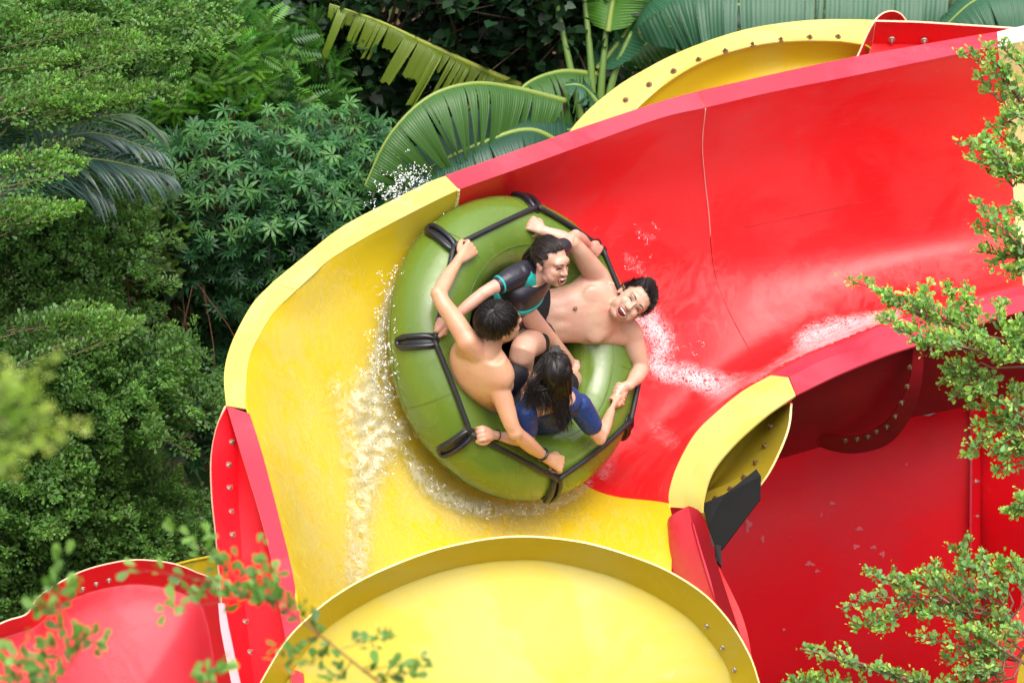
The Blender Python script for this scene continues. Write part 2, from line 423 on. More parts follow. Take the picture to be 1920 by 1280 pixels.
strip('joint_flange', [(409, 1130, -1.98), (415, 1185, -2.12), (436, 1290, -2.3)], [(420, 1130, -2.0), (430, 1185, -2.14), (452, 1290, -2.32)], gelcoat('chalked_red_edge', (.70, .36, .38), (.66, .42, .44), rough=.6, wet=.5), main, label='pale edge of the left joint flange')

# --- inner rim
I_rm = [(1480, 706, .22), (1540, 676, .30), (1600, 655, .37), (1680, 624, .43), (1829, 576, .50), (1918, 552, .53), (2100, 505, .62)]
I_ri = [(1446, 702.5, .298), (1502, 672, .378), (1569, 644, .448), (1662, 608, .498), (1829, 557, .568), (1918, 535, .598), (2100, 490, .7)]
I_ro = [(1493, 740, .12), (1578, 699, .22), (1662, 665, .30), (1734, 642, .35), (1855, 601, .42), (1918, 583, .45), (2100, 535, .55)]
loft('rim_flange', [I_ri, I_rm], 50, 3, PINK, main, .01, 'inner red rim, upper facet')
loft('rim_flange', [I_rm, I_ro], 50, 3, PINK, main, .01, 'inner red rim, lower facet')
yi = [(1254, 950, -.08), (1255, 919, -.062), (1270, 872, -.002), (1303, 813, .078), (1345, 771, .148), (1392, 733, .218), (1445, 703, .298)]
ym = [(1282, 952, -.14), (1285, 915, -.12), (1303, 872, -.06), (1335, 825, .0), (1375, 782, .08), (1425, 740, .15), (1478, 707, .222)]
yo = [(1316, 961, -.24), (1320, 931, -.22), (1337, 881, -.16), (1379, 830, -.08), (1430, 784, .0), (1462, 761, .06), (1492, 741, .122)]
loft('rim_flange', [yi, ym], 50, 3, YEL2, main, .01, 'inner yellow rim, upper facet')
loft('rim_flange', [ym, yo], 50, 3, YEL2, main, .01, 'inner yellow rim, lower facet')

# inner lower red end piece, folded over
a0 = [(1250, 990, -.10), (1262, 966, -.12), (1284, 949, -.16)]
ra = [(1250, 988, -.12), (1252, 1020, -.2), (1262, 1070, -.3), (1275, 1120, -.42), (1290, 1180, -.55)]
rb = [(1262, 964, -.2), (1290, 948, -.28), (1298, 980, -.36), (1312, 1030, -.5), (1330, 1090, -.65), (1352, 1160, -.8), (1370, 1230, -.95)]
rb = [(1290, 948, -.28), (1298, 980, -.36), (1312, 1030, -.5), (1330, 1090, -.65), (1352, 1180, -.8)]
loft('rim_flange', [ra, [(1256, 968, -.2), (1268, 1010, -.3), (1284, 1060, -.42), (1300, 1120, -.55), (1318, 1190, -.7)], rb], 30, 8, PINK, main, .01, 'folded red end of the lower inner rim')
rc = [(1292, 948, -.28), (1312, 958, -.26), (1328, 990, -.22), (1340, 1040, -.25), (1362, 1110, -.35), (1395, 1210, -.5)]
loft('outer_wall', [[(1290, 948, -.28), (1298, 980, -.36), (1312, 1030, -.5), (1330, 1090, -.65), (1345, 1140, -.75), (1365, 1220, -.9)], rc], 30, 8, SHADR, main, .008, 'shaded red outside of the lower inner wall')
rf = [(1336, 1030, -.1), (1352, 1070, -.15), (1372, 1110, -.2), (1390, 1150, -.25), (1402, 1190, -.3), (1410, 1240, -.38), (1412, 1290, -.45)]
rg = [(1326, 1040, -.1), (1340, 1080, -.15), (1354, 1120, -.2), (1366, 1160, -.25), (1378, 1200, -.3), (1390, 1250, -.38), (1394, 1290, -.45)]
lf = loft('joint_flange', [rf, rg], 40, 4, RED, main, .012, 'curved red joint flange below the black bracket', rim=PINK)
bolts_on(lf, [rf, rg], [(1368, 1150), (1380, 1185)], STEEL)

# yellow outside of the inner wall: a hollow with a bolted flange
fy = [(1482, 755, .16), (1477, 800, .10), (1458, 850, .06), (1430, 900, .02), (1385, 950, -.02), (1340, 985, -.05), (1310, 1000, -.05)]
fyi = [(1470, 760, .25), (1452, 800, .22), (1432, 845, .18), (1405, 880, .15), (1370, 903, .12), (1335, 918, .10), (1316, 925, .1)]
fyj = [(1468, 755, .30), (1432, 785, .34), (1400, 815, .33), (1370, 850, .3), (1345, 885, .25), (1328, 915, .2), (1316, 930, .16)]
fl = loft('joint_flange', [fyi, fy], 50, 5, SHADY, main, .012, 'bolted yellow flange under the inner rim', rim=EDGEY)
bolts_on(fl, [fyi, fy], [(1445, 799), (1434, 835), (1417, 868), (1395, 895), (1390, 912), (1369, 917), (1365, 932), (1341, 934)], RUSTY, s=.95)
loft('outer_wall', [[(1490, 735, .2), (1425, 778, .1), (1375, 825, .02), (1334, 876, -.08), (1318, 928, -.14), (1314, 960, -.16)], fyj, fyi], 50, 14, SHADY, main, .008, 'shaded yellow outside of the bend')
# red outside of the inner wall, two bays
ow0 = [(1488, 738, .22), (1578, 695, .32), (1662, 661, .40), (1732, 638, .45)]
ow1 = [(1482, 790, .50), (1570, 770, .60), (1650, 740, .68), (1722, 700, .72)]
ow2 = [(1470, 840, .95), (1560, 815, 1.05), (1640, 790, 1.12), (1712, 755, 1.18)]
ow3 = [(1448, 864, 1.35), (1545, 836, 1.4), (1620, 815, 1.45), (1705, 780, 1.5)]
loft('outer_wall', [ow0, ow1, ow2, ow3], 40, 20, SHADR, main, .008, 'dark red outside of the inner wall')
e0 = [(1733, 648, .42), (1730, 700, .50), (1722, 745, .62), (1706, 785, .78), (1680, 820, .92), (1650, 840, 1.0), (1600, 850, 1.06), (1560, 845, 1.08), (1535, 836, 1.1)]
e1 = [(1712, 655, .40), (1708, 700, .48), (1695, 740, .58), (1672, 780, .72), (1650, 800, .84), (1620, 812, .90), (1590, 816, .94), (1560, 818, .98), (1540, 820, 1.0)]
le = loft('joint_flange', [e1, e0], 60, 5, SHADR, main, .010, 'bolted dark red flange hanging under the inner rim')
bolts_on(le, [e1, e0], [(1706, 688), (1701, 724), (1690, 754), (1678, 779), (1663, 798), (1643, 808), (1627, 818), (1607, 822), (1585, 825)], RUSTY, s=.95)
q0 = [(1734, 640, .45), (1855, 598, .52), (1918, 580, .55), (2100, 530, .65)]
q1 = [(1728, 700, .72), (1820, 680, .82), (1920, 650, .9), (2100, 600, .95)]
q2 = [(1700, 784, 1.2), (1797, 765, 1.3), (1920, 735, 1.35), (2100, 690, 1.4)]
loft('outer_wall', [q0, q1, q2], 30, 16, SHADR, main, .008, 'dark red outside of the wall at the right')
# black bracket
def plate(name, pix, th, mat, parent, label=None):
    top = [P(*q) for q in pix]; n = len(top)
    nn = nrm(np.cross(top[1] - top[0], top[2] - top[0])); nn = nn if nn @ FV < 0 else -nn
    V = top + [t - nn * th for t in top]
    F = [tuple(range(n)), tuple(range(2 * n - 1, n - 1, -1))] + [(i, n + i, n + (i + 1) % n, (i + 1) % n) for i in range(n)]
    o = mesh_obj(name, V, F, mat, None, False, label); adopt(o, parent); return o
plate('bracket', [(1318, 944, -.12), (1360, 925, -.10), (1418, 879, -.05), (1427, 892, -.05), (1426, 934, -.05), (1354, 1029, -.10), (1342, 1022, -.11), (1328, 985, -.12)], .02, PLATE, main, 'black steel bracket under the yellow flange')
plate('bracket', [(1341, 1020, -.13), (1352, 1022, -.13), (1353, 1062, -.16), (1342, 1048, -.16)], .03, PLATE, main, 'short black stub of the bracket')
# steel posts carrying the slide
for (x, y, d) in ((1330, 700, 1.3), (800, 860, .5), (1750, 600, 1.7)):
    t = P(x, y, d); V, F = tube_mesh([t, (t[0], t[1], 0)], [.1, .1], 16)
    adopt(mesh_obj('support_post', V, F, POSTM), main)

# ================================================================== LOWER RED FLUME (right of centre, under the bend)
low = thing('water_slide', 'lower red slide wall below the dark inner rim, right of the black bracket', 'water slide', (0, 0, 0))
lw = [[(1240, 700, 2.1), (1500, 700, 2.1), (1822, 700, 2.0)], [(1240, 850, 2.0), (1500, 830, 2.0), (1822, 800, 1.9)],
      [(1250, 1000, 1.8), (1500, 1000, 1.95), (1822, 1000, 1.95)], [(1270, 1150, 1.75), (1500, 1150, 2.05), (1822, 1150, 2.15)],
      [(1290, 1300, 1.9), (1500, 1300, 2.35), (1822, 1300, 2.5)], [(1300, 1420, 2.4), (1500, 1430, 2.9), (1822, 1430, 3.0)]]
loft('flume_section', lw, 50, 40, DRED, low, .01, 'red wall marked with pale scuffs')
jf0 = [(1821, 700, 1.9), (1823, 850, 1.86), (1822, 1000, 1.88), (1822, 1150, 2.1), (1822, 1300, 2.45)]
jf1 = [(1836, 700, 2.2), (1838, 850, 2.16), (1838, 1000, 2.2), (1838, 1150, 2.4), (1838, 1300, 2.7)]
jo = loft('joint_flange', [jf0, jf1], 40, 4, DRED, low, .012, 'upright joint flange with a pale edge', rim=PINK)
bolts_on(jo, [jf0, jf1], [(1829, 902), (1829, 967)], STEEL)
loft('flume_section', [[(1836, 700, 2.25), (1990, 700, 2.0), (2150, 700, 1.9)], [(1838, 850, 2.2), (1990, 850, 1.95), (2150, 850, 1.8)],
                       [(1838, 1000, 2.25), (1990, 1000, 1.95), (2150, 1000, 1.8)], [(1838, 1300, 2.8), (1990, 1300, 2.4), (2150, 1300, 2.2)]], 30, 30, DRED, low, .01, 'darker red wall at the right edge')
SC = plain('scuff_pale', (.66, .10, .12), .7)
LG = loft_grid(lw, 50, 40).reshape(-1, 3); LP = np.array([proj(v) for v in LG])
def low_d(x, y):
    i = np.argsort((LP[:, 0] - x) ** 2 + (LP[:, 1] - y) ** 2)[:4]; return float(LP[i, 2].mean())
rgs = np.random.default_rng(44)
for (x, y, r, e) in ((1560, 943, 7, .6), (1611, 991, 9, .5), (1605, 1024, 7, .7), (1638, 1026, 8, .6), (1655, 1038, 6, 1.2), (1518, 1056, 11, .5), (1532, 1070, 6, .7), (1403, 985, 8, 1.8), (1540, 965, 2, 3), (1700, 870, 3, 1), (1470, 1180, 4, 1), (1430, 1010, 4, 2)):
    V = [P(x, y, low_d(x, y) - .006)]; ph = rgs.uniform(0, 6)
    for k in range(14):
        a = 2 * math.pi * k / 14; q = r * (.75 + .25 * math.sin(3 * a + ph) + rgs.normal(0, .12)); xx, yy = x + q * math.cos(a), y + q * e * math.sin(a)
        V.append(P(xx, yy, low_d(x, y) - .004 + (low_d(xx, yy) - low_d(x, y))))
    adopt(mesh_obj('dried_splash', V, [(0, 1 + k, 1 + (k + 1) % 14) for k in range(14)], SC), low)

# ================================================================== NEAR YELLOW FLUME (bottom centre)
near = thing('water_slide', 'big round yellow slide shell in the foreground at the bottom centre', 'water slide', (0, 0, 0))
n0 = [(484, 1300), (490, 1280), (535, 1205), (580, 1157), (630, 1117), (700, 1077), (800, 1037), (890, 1015), (960, 1007), (1030, 1009), (1105, 1020), (1180, 1042),
      (1250, 1070), (1320, 1115), (1370, 1170), (1405, 1230), (1422, 1280), (1427, 1300)]
n1 = [(525, 1300), (545, 1265), (585, 1205), (630, 1165), (705, 1120), (800, 1080), (890, 1057), (960, 1050), (1030, 1052), (1130, 1075), (1205, 1105), (1280, 1150), (1330, 1200), (1365, 1255), (1375, 1300)]
n0 = [(x, y, -2.62 + .0004 * (y - 1000)) for x, y in n0]; n1 = [(x, y, -2.46 + .0004 * (y - 1000)) for x, y in n1]
nf = loft('joint_flange', [n0, n1], 110, 5, YEL, near, .008, 'bolted bright yellow flange band', rim=EDGEY)
bolts_on(nf, [n0, n1], [(1325, 1173), (1355, 1213), (1377, 1255)], STEEL, nu=90, s=.8)
def toward(c, cx, cy, f, dd, y1=None):
    return [(cx + (x - cx) * f, cy + (y - cy) * f, d + dd) for x, y, d in c]
loft('flume_section', [toward(n1, 950, 1420, 1.0, .002), toward(n1, 950, 1420, .975, .0), toward(n1, 950, 1420, .85, -.03), toward(n1, 950, 1420, .6, -.09), toward(n1, 950, 1420, .3, -.15), toward(n1, 950, 1420, .02, -.17)],
     110, 34, YELS, near, .010, 'pale yellow dished shell')

# ================================================================== LOWER LEFT RED FLUME
left = thing('water_slide', 'red slide shell behind blurred twigs in the lower left corner', 'water slide', (0, 0, 0))
l0 = [(-120, 1235), (0, 1170), (50, 1152), (70, 1122), (105, 1097), (150, 1073), (200, 1058), (255, 1050), (320, 1056), (370, 1074), (398, 1088), (412, 1130), (425, 1200), (440, 1300)]
l1 = [(-120, 1262), (0, 1196), (60, 1175), (90, 1150), (125, 1125), (165, 1108), (210, 1097), (255, 1092), (310, 1098), (350, 1112), (375, 1126), (388, 1160), (400, 1220), (412, 1300)]
l0 = [(x, y, -1.24) for x, y in l0]; l1 = [(x, y, -1.12) for x, y in l1]
lf_ = loft('joint_flange', [l0, l1], 90, 5, RED, left, .008, 'bolted red flange band', rim=EDGE)
bolts_on(lf_, [l0, l1], [(155, 1103), (180, 1094), (204, 1087), (229, 1083), (334, 1092), (362, 1102)], STEEL, nu=90, s=.85)
loft('flume_section', [toward(l1, 180, 1420, 1.0, .002), toward(l1, 180, 1420, .97, .0), toward(l1, 180, 1420, .8, -.08), toward(l1, 180, 1420, .4, -.2), toward(l1, 180, 1420, .02, -.25)],
     90, 30, REDS, left, .01, 'scratched red dished shell')
lysh = thing('water_slide', 'yellow slide rim showing behind the lower left red shell', 'water slide', (0, 0, 0))
loft('flume_section', [[(300, 1066, .1), (360, 1050, .05), (430, 1036, 0)], [(320, 1110, .15), (370, 1110, .1), (430, 1110, .1)], [(320, 1200, .3), (370, 1200, .3), (430, 1200, .3)]], 12, 10, YEL, lysh, .01)
tube('rim_bead', [P(300, 1066, .1), P(360, 1050, .05), P(430, 1036, 0)], .008, YEL, lysh)

# ================================================================== UPPER YELLOW AND RED FLUME BEHIND THE WALL
up_ = thing('water_slide', 'yellow and red slide section rising behind the red wall at the top', 'water slide', (0, 0, 0))
u0 = [(1060, 262), (1075, 237), (1110, 200), (1160, 160), (1210, 130), (1262, 103), (1330, 76), (1400, 55), (1470, 43), (1540, 37), (1610, 37), (1641, 38)]
u1 = [(1150, 262), (1175, 225), (1215, 185), (1255, 152), (1300, 124), (1340, 106), (1385, 92), (1430, 82), (1480, 77), (1530, 76), (1580, 78), (1618, 84)]
u0 = [(x, y, 1.75 + .0004 * (x - 1200)) for x, y in u0]; u1 = [(x, y, 1.65 + .0004 * (x - 1200)) for x, y in u1]
uf = loft('joint_flange', [u0, u1], 70, 5, YEL2, up_, .009, 'bolted yellow flange band', rim=EDGEY)
bolts_on(uf, [u0, u1], [(1173, 188), (1217, 159), (1263, 134), (1310, 113), (1360, 97), (1411, 85), (1464, 76), (1518, 71), (1571, 70)], RUSTY, s=1.1)
loft('flume_section', [u1, [(x + 14, y + 8, d + .06) for x, y, d in u1], [(x + 60, y + 45, d + .18) for x, y, d in u1], [(x + 90, y + 130, d + .1) for x, y, d in u1]], 70, 16, YEL, up_, .01, 'inside of the yellow shell')
v0 = [(1600, 125, 1.78), (1612, 100, 1.8), (1626, 68, 1.82), (1640, 42, 1.84), (1655, 27, 1.86), (1672, 22, 1.88), (1688, 27, 1.9), (1700, 42, 1.92)]
v1 = [(1622, 125, 1.95), (1632, 104, 1.97), (1643, 76, 2.0), (1652, 60, 2.0), (1662, 52, 2.0), (1672, 50, 2.0), (1684, 52, 2.0), (1696, 60, 2.0)]
vf = loft('joint_flange', [v0, v1], 50, 5, RED, up_, .009, 'red lobe standing above the yellow band', rim=EDGE)
bolts_on(vf, [v0, v1], [(1639, 80), (1629, 100)], STEEL, s=.9)
w0 = [(1642, 41, 1.7), (1720, 43, 1.7), (1800, 48, 1.72), (1920, 56, 1.75), (2060, 68, 1.8)]
w1 = [(1636, 82, 1.85), (1720, 84, 1.85), (1800, 88, 1.87), (1920, 98, 1.9), (2060, 110, 1.95)]
w2 = [(1610, 150, 1.7), (1720, 150, 1.7), (1800, 150, 1.7), (1920, 160, 1.75), (2060, 180, 1.8)]
wf = loft('joint_flange', [w0, w1], 50, 6, RED, up_, .012, 'red band running to the right', rim=EDGE)
bolts_on(wf, [w0, w1], [(1672, 74), (1733, 76), (1800, 80)], STEEL, s=1.3)
loft('flume_section', [w1, w2], 40, 6, RED, up_, .01, 'red shell below the band')

# ================================================================== BOTTOM RIGHT CORNER
cr = thing('water_slide', 'red slide rim curving through the lower right corner', 'water slide', (0, 0, 0))
c0 = [(1838, 1330, -1.2), (1848, 1280, -1.2), (1858, 1230, -1.2), (1875, 1190, -1.2), (1898, 1158, -1.2), (1912, 1140, -1.2), (1918, 1090, -1.2), (1940, 1040, -1.2)]
c1 = [(1898, 1330, -1.28), (1906, 1280, -1.28), (1914, 1240, -1.28), (1926, 1205, -1.28), (1950, 1170, -1.28), (1975, 1150, -1.28), (2000, 1100, -1.28), (2020, 1050, -1.28)]
loft('rim_flange', [c0, c1], 40, 5, RED, cr, .012, rim=PINK)
loft('flume_section', [c1, [(x + 60, y + 20, d + .3) for x, y, d in c1], [(x + 150, y + 40, d + .45) for x, y, d in c1]], 30, 10, YEL, cr, .01, 'yellow inside')
# ================================================================== RAFT
RN = nrm(cv(.66, .16, .735))                         # axis of the raft
RC = P(966, 652, 0)
E1 = nrm(cv(-.16, .66, 0)); E2 = np.cross(RN, E1)
if E2 @ RV < 0: E2 = -E2
RR, Rr = .558, .200
def ring(phi, al, r=Rr):
    e = E1 * math.cos(phi) + E2 * math.sin(phi)
    return RC + e * (RR + r * math.cos(al)) + RN * r * math.sin(al)
def Q(px, py, h):
    """line of sight through a photo pixel, cut at height h above the raft's middle plane"""
    r = FV + RV * ((px - 960) / S / DIST) - UV_ * ((py - 640) / S / DIST)
    c = RC + RN * h
    return CAM + r * (((c - CAM) @ RN) / (r @ RN))
def phi_of(px, py, al=.9):
    h = Rr * math.sin(al); v = Q(px, py, h) - (RC + RN * h)
    return math.atan2(v @ E2, v @ E1)
raft = thing('inflatable_raft', 'round olive green inflatable raft holding four laughing riders', 'raft', (0, 0, 0))
GREEN, gnt2, gb2 = newmat('olive_rubber')
f = noise_fac(gnt2, 2.2, 5, .6, .6)
c = mixc(gnt2, f, (.095, .168, .015), (.125, .20, .026))
f2 = noise_fac(gnt2, 9, 8, .7, 1.2)
c = mixc(gnt2, ramp(gnt2, f2, [(.60, (0, 0, 0)), (.72, (.25, .25, .25))]), c, (.35, .42, .16))
gnt2.links.new(c, gb2.inputs['Base Color'])
rr_ = nd(gnt2, 'ShaderNodeMapRange'); gnt2.links.new(noise_fac(gnt2, 2.0, 4, .6, 1), rr_.inputs[0])
rr_.inputs[1].default_value = .4; rr_.inputs[2].default_value = .6; rr_.inputs[3].default_value = .18; rr_.inputs[4].default_value = .38
gnt2.links.new(rr_.outputs[0], gb2.inputs['Roughness']); gb2.inputs['IOR'].default_value = 1.55
gb2.inputs['Coat Weight'].default_value = .12; gb2.inputs['Coat Roughness'].default_value = .08
bump(gnt2, gb2, noise_fac(gnt2, 4.5, 4, .55), .25, .02)
nu, nv = 160, 48
V = []
for i in range(nu):
    ph = 2 * math.pi * i / nu
    pinch = .0015 * max(0, math.cos(ph * 8)) ** 40
    for j in range(nv):
        al = 2 * math.pi * j / nv
        V.append(ring(ph, al, Rr - pinch + .002 * math.sin(ph * 5 + 2 * math.sin(al * 2)) ))
F = []
for i in range(nu):
    for j in range(nv):
        i2, j2 = (i + 1) % nu, (j + 1) % nv
        F.append((i * nv + j, i2 * nv + j, i2 * nv + j2, i * nv + j2))
me_n = np.cross(V[F[0][1]] - V[F[0][0]], V[F[0][3]] - V[F[0][0]])
if me_n @ (V[0] - (RC + E1 * RR)) < 0: F = [t[::-1] for t in F]
adopt(mesh_obj('inflated_tube', V, F, GREEN), raft)
# welded seams: rings on the outside, and short cross seams
SG = plain('seam_green', (.10, .15, .02), .45)
for al in (-.35, 1.95, 2.75):
    adopt(mesh_obj('seam', *tube_mesh([ring(p, al, Rr + .0005) for p in np.linspace(0, 2 * math.pi, 121)], [.0022] * 121, 5, False), SG), raft)
for k in range(5):
    p = 2 * math.pi * (k + .5) / 5 + .1
    adopt(mesh_obj('seam', *tube_mesh([ring(p, a, Rr + .0003) for a in np.linspace(-1.2, 3.4, 30)], [.0011] * 30, 5, False), SG), raft)
# floor
FLOOR = plain('dark_floor_rubber', (.012, .016, .010), .35, 0, (20, .4, .01))
rings_ = [RC + RN * (-.10)]; V = [rings_[0]]
for r_ in (.15, .3, .42):
    for k in range(48):
        a = 2 * math.pi * k / 48; V.append(RC + RN * (-.10 - .02 * math.sin(3 * a)) + (E1 * math.cos(a) + E2 * math.sin(a)) * r_)
F = [(0, 1 + k, 1 + (k + 1) % 48) for k in range(48)]
for q in range(2):
    for k in range(48): F.append((1 + q * 48 + k, 1 + (q + 1) * 48 + k, 1 + (q + 1) * 48 + (k + 1) % 48, 1 + q * 48 + (k + 1) % 48))
adopt(mesh_obj('raft_floor', V, F, FLOOR), raft)
# handles: moulded oval loops lying across the outside of the tube
HP = [(1003, 410), (858, 478), (815, 640), (885, 803), (1037, 868), (1160, 775), (1185, 690), (1118, 478)]
HOUT = [(975, 372), (832, 446), (752, 640), (832, 852), (1032, 918), (1172, 822), (1194, 660), (1128, 462)]
hphi = []
for (x, y), (ox, oy) in zip(HP, HOUT):
    hphi.append(phi_of(x, y, .95))
def tubept(phi, al, lift): return ring(phi, al, Rr + lift)
hand_top = []
for (x, y), (ox, oy), ph in zip(HP, HOUT, hphi):
    ph2 = phi_of(ox, oy, .25)
    a_in, a_out = .98, .05 if ox < 1150 else .25
    if ox > 1100 and oy < 500: ph2, a_out = ph + .02, .35
    dphi = (ph2 - ph + math.pi) % (2 * math.pi) - math.pi
    dphi = max(-.12, min(.12, dphi))
    wv = .024
    loop = []
    for k in range(28):
        t = 2 * math.pi * k / 28
        s_ = (1 - math.cos(t)) / 2                      # 0 inner end, 1 outer end
        s_ = .5 - .5 * math.copysign(abs(math.cos(t)) ** .55, math.cos(t))
        wd = math.copysign(abs(math.sin(t)) ** .5, math.sin(t)) * wv
        al = a_in + (a_out - a_in) * s_
        lift = .013 + .006 * math.sin(math.pi * s_)
        loop.append(tubept(ph + dphi * s_ + wd / (RR + Rr * math.cos(al)), al, lift))
    loop.append(loop[0]); loop = np.array(loop)
    hv = tube_mesh(loop, [.0135] * len(loop), 10, False)
    # base patch
    pv, nu_, nv_ = [], 14, 7
    for i in range(nu_):
        s_ = i / (nu_ - 1); al = a_in + .12 + (a_out - a_in - .2) * s_
        hw = (wv + .012) * (1 - (abs(2 * s_ - 1)) ** 6) ** .5 + .004
        for j in range(nv_):
            tt = (j / (nv_ - 1) * 2 - 1)
            pv.append(tubept(ph + dphi * s_ + tt * hw / (RR + Rr * math.cos(al)), al, .004 + .003 * (1 - tt ** 4)))
    pf = [tuple(int(x) for x in t) for t in grid_faces(nu_, nv_)]
    h_o = mesh_obj('handle', *merge([hv]), RUBBER); adopt(h_o, raft)
    ptc = mesh_obj('base_patch', pv, pf, RUBBER); md = ptc.modifiers.new('t', 'SOLIDIFY'); md.thickness = .006; md.offset = 0
    ptc.parent = h_o
    hand_top.append(tubept(ph, a_in, .022))
# straps between neighbouring handles
n_h = len(HP); order = sorted(range(n_h), key=lambda i: hphi[i])
for a, b in zip(order, order[1:] + order[:1]):
    A_, B_ = hand_top[a], hand_top[b]
    mid = (A_ + B_) / 2
    # keep the strap outside the tube
    v = mid - RC; hh = v @ RN; inpl = v - RN * hh; rad = np.linalg.norm(inpl)
    k = math.hypot(rad - RR, hh); need = Rr + .012
    if k < need:
        cc_ = RC + nrm(inpl) * RR; mid = cc_ + nrm(mid - cc_) * need
    pts = catmull([A_, mid, B_], 16)
    V, F = tube_mesh(pts, [.0135] * 16, 8, True, None)
    adopt(mesh_obj('strap', V, F, WEB), raft)
for q, ph in zip(HP, hphi): pass
# ================================================================== PEOPLE
def skin_mat(name, base, red, rough=.42):
    m, nt, b = newmat(name)
    c = mixc(nt, ramp(nt, noise_fac(nt, 9, 5, .6), [(.35, (0, 0, 0)), (.7, (1, 1, 1))]), base, red)
    c = mixc(nt, ramp(nt, noise_fac(nt, 120, 3, .6), [(.6, (0, 0, 0)), (.9, (.3, .3, .3))]), c, tuple(x * .6 for x in base))
    nt.links.new(c, b.inputs['Base Color']); b.inputs['Roughness'].default_value = rough
    b.inputs['Subsurface Weight'].default_value = .18; b.inputs['Subsurface Radius'].default_value = (.012, .005, .003)
    b.inputs['Subsurface Scale'].default_value = 1.0
    b.inputs['Coat Weight'].default_value = .22; b.inputs['Coat Roughness'].default_value = .2
    bump(nt, b, noise_fac(nt, 28, 7, .65), .5, .006)
    return m
HAIR, hnt, hb = newmat('wet_black_hair')
hnt.links.new(mixc(hnt, noise_fac(hnt, 90, 2, .5, 0, 'Object', (1, 1, .3)), (.005, .004, .0035), (.016, .010, .008)), hb.inputs['Base Color'])
hb.inputs['Roughness'].default_value = .38; hb.inputs['Specular IOR Level'].default_value = .4
HAIRB = plain('dark_brown_hair', (.020, .011, .008), .34, spec=.45, var=.5, vscale=80)
TEETH = plain('teeth', (.75, .72, .64), .25); MOUTH = plain('mouth_inside', (.14, .015, .012), .4); LIP = plain('lips', (.46, .19, .15), .35)
LASH = plain('dark_lashes', (.02, .012, .01), .6)
NIP = plain('areola', (.24, .09, .06), .5)

def ellipsoid(c, ax, n=16, m=10):
    """ax: three scaled axis vectors"""
    V = []; F = []
    for j in range(m + 1):
        th = math.pi * j / m
        for i in range(n):
            ph = 2 * math.pi * i / n
            V.append(c + ax[0] * (math.sin(th) * math.cos(ph)) + ax[1] * (math.sin(th) * math.sin(ph)) + ax[2] * math.cos(th))
    for j in range(m):
        for i in range(n):
            a, b = j * n + i, j * n + (i + 1) % n
            F.append((a, a + n, b + n, b))
    return np.array(V), F
def ball(c, r): return ellipsoid(np.asarray(c), [RV * r, UV_ * r, -FV * r], 14, 8)
def limb(pts):
    """pts: list of (point, radius); round ends"""
    q = catmull(np.array([[*p, r] for p, r in pts]), max(8, 8 * (len(pts) - 1)))
    parts = [tube_mesh(q[:, :3], q[:, 3], 16)]
    parts.append(ball(q[0, :3], q[0, 3])); parts.append(ball(q[-1, :3], q[-1, 3]))
    return parts
def seg_loft(st, n=28, k=26, ex=2.35):
    """st: list of (centre, right vector * half width, front vector * half depth)"""
    A = catmull(np.array([[*c, *a, *b] for c, a, b in st]), n)
    V = []
    for row in A:
        c, a, b = row[:3], row[3:6], row[6:9]
        for i in range(k):
            t = 2 * math.pi * i / k
            V.append(c + a * math.copysign(abs(math.cos(t)) ** (2 / ex), math.cos(t)) + b * math.copysign(abs(math.sin(t)) ** (2 / ex), math.sin(t)))
    F = [tuple(int(x) for x in f) for f in grid_faces(n, k, True)]
    F.append(tuple(range(k))[::-1]); F.append(tuple((n - 1) * k + i for i in range(k)))
    return np.array(V), F
def blend_mesh(name, parts, mat, voxel=.0045, smooth=5, parent=None, factor=.5, sharp=None):
    """one continuous surface: union by voxel remesh, then smoothing (less of it at the points in sharp)"""
    V, F = merge(parts)
    o = mesh_obj(name + '_tmp', V, F, mat)
    r = o.modifiers.new('r', 'REMESH'); r.mode = 'VOXEL'; r.voxel_size = voxel
    dg = bpy.context.evaluated_depsgraph_get(); dg.update()
    me = bpy.data.meshes.new_from_object(o.evaluated_get(dg))
    bpy.data.objects.remove(o)
    n = len(me.vertices); co = np.empty(n * 3); me.vertices.foreach_get('co', co); co = co.reshape(-1, 3)
    ed = np.empty(len(me.edges) * 2, dtype=np.int32); me.edges.foreach_get('vertices', ed); ed = ed.reshape(-1, 2)
    deg = np.bincount(ed.ravel(), minlength=n)[:, None].astype(float) + 1e-9
    w = np.ones(n)
    if sharp:
        for c, rad, it in sharp:
            d = np.linalg.norm(co - c, axis=1); w = np.minimum(w, it + (1 - it) * np.clip((d - rad * .75) / (rad * .5), 0, 1))
    for k in range(smooth):
        act = (w * smooth >= k + .5)[:, None] * factor
        s_ = np.zeros_like(co)
        for a in range(3):
            s_[:, a] = np.bincount(ed[:, 0], co[ed[:, 1], a], n) + np.bincount(ed[:, 1], co[ed[:, 0], a], n)
        co = co + (s_ / deg - co) * act
    me.vertices.foreach_set('co', co.ravel()); me.update()
    me.name = name
    me.polygons.foreach_set('use_smooth', [True] * len(me.polygons))
    if not me.materials: me.materials.append(mat)
    ob = bpy.data.objects.new(name, me); col.objects.link(ob)
    if parent is not None: adopt(ob, parent)
    return ob

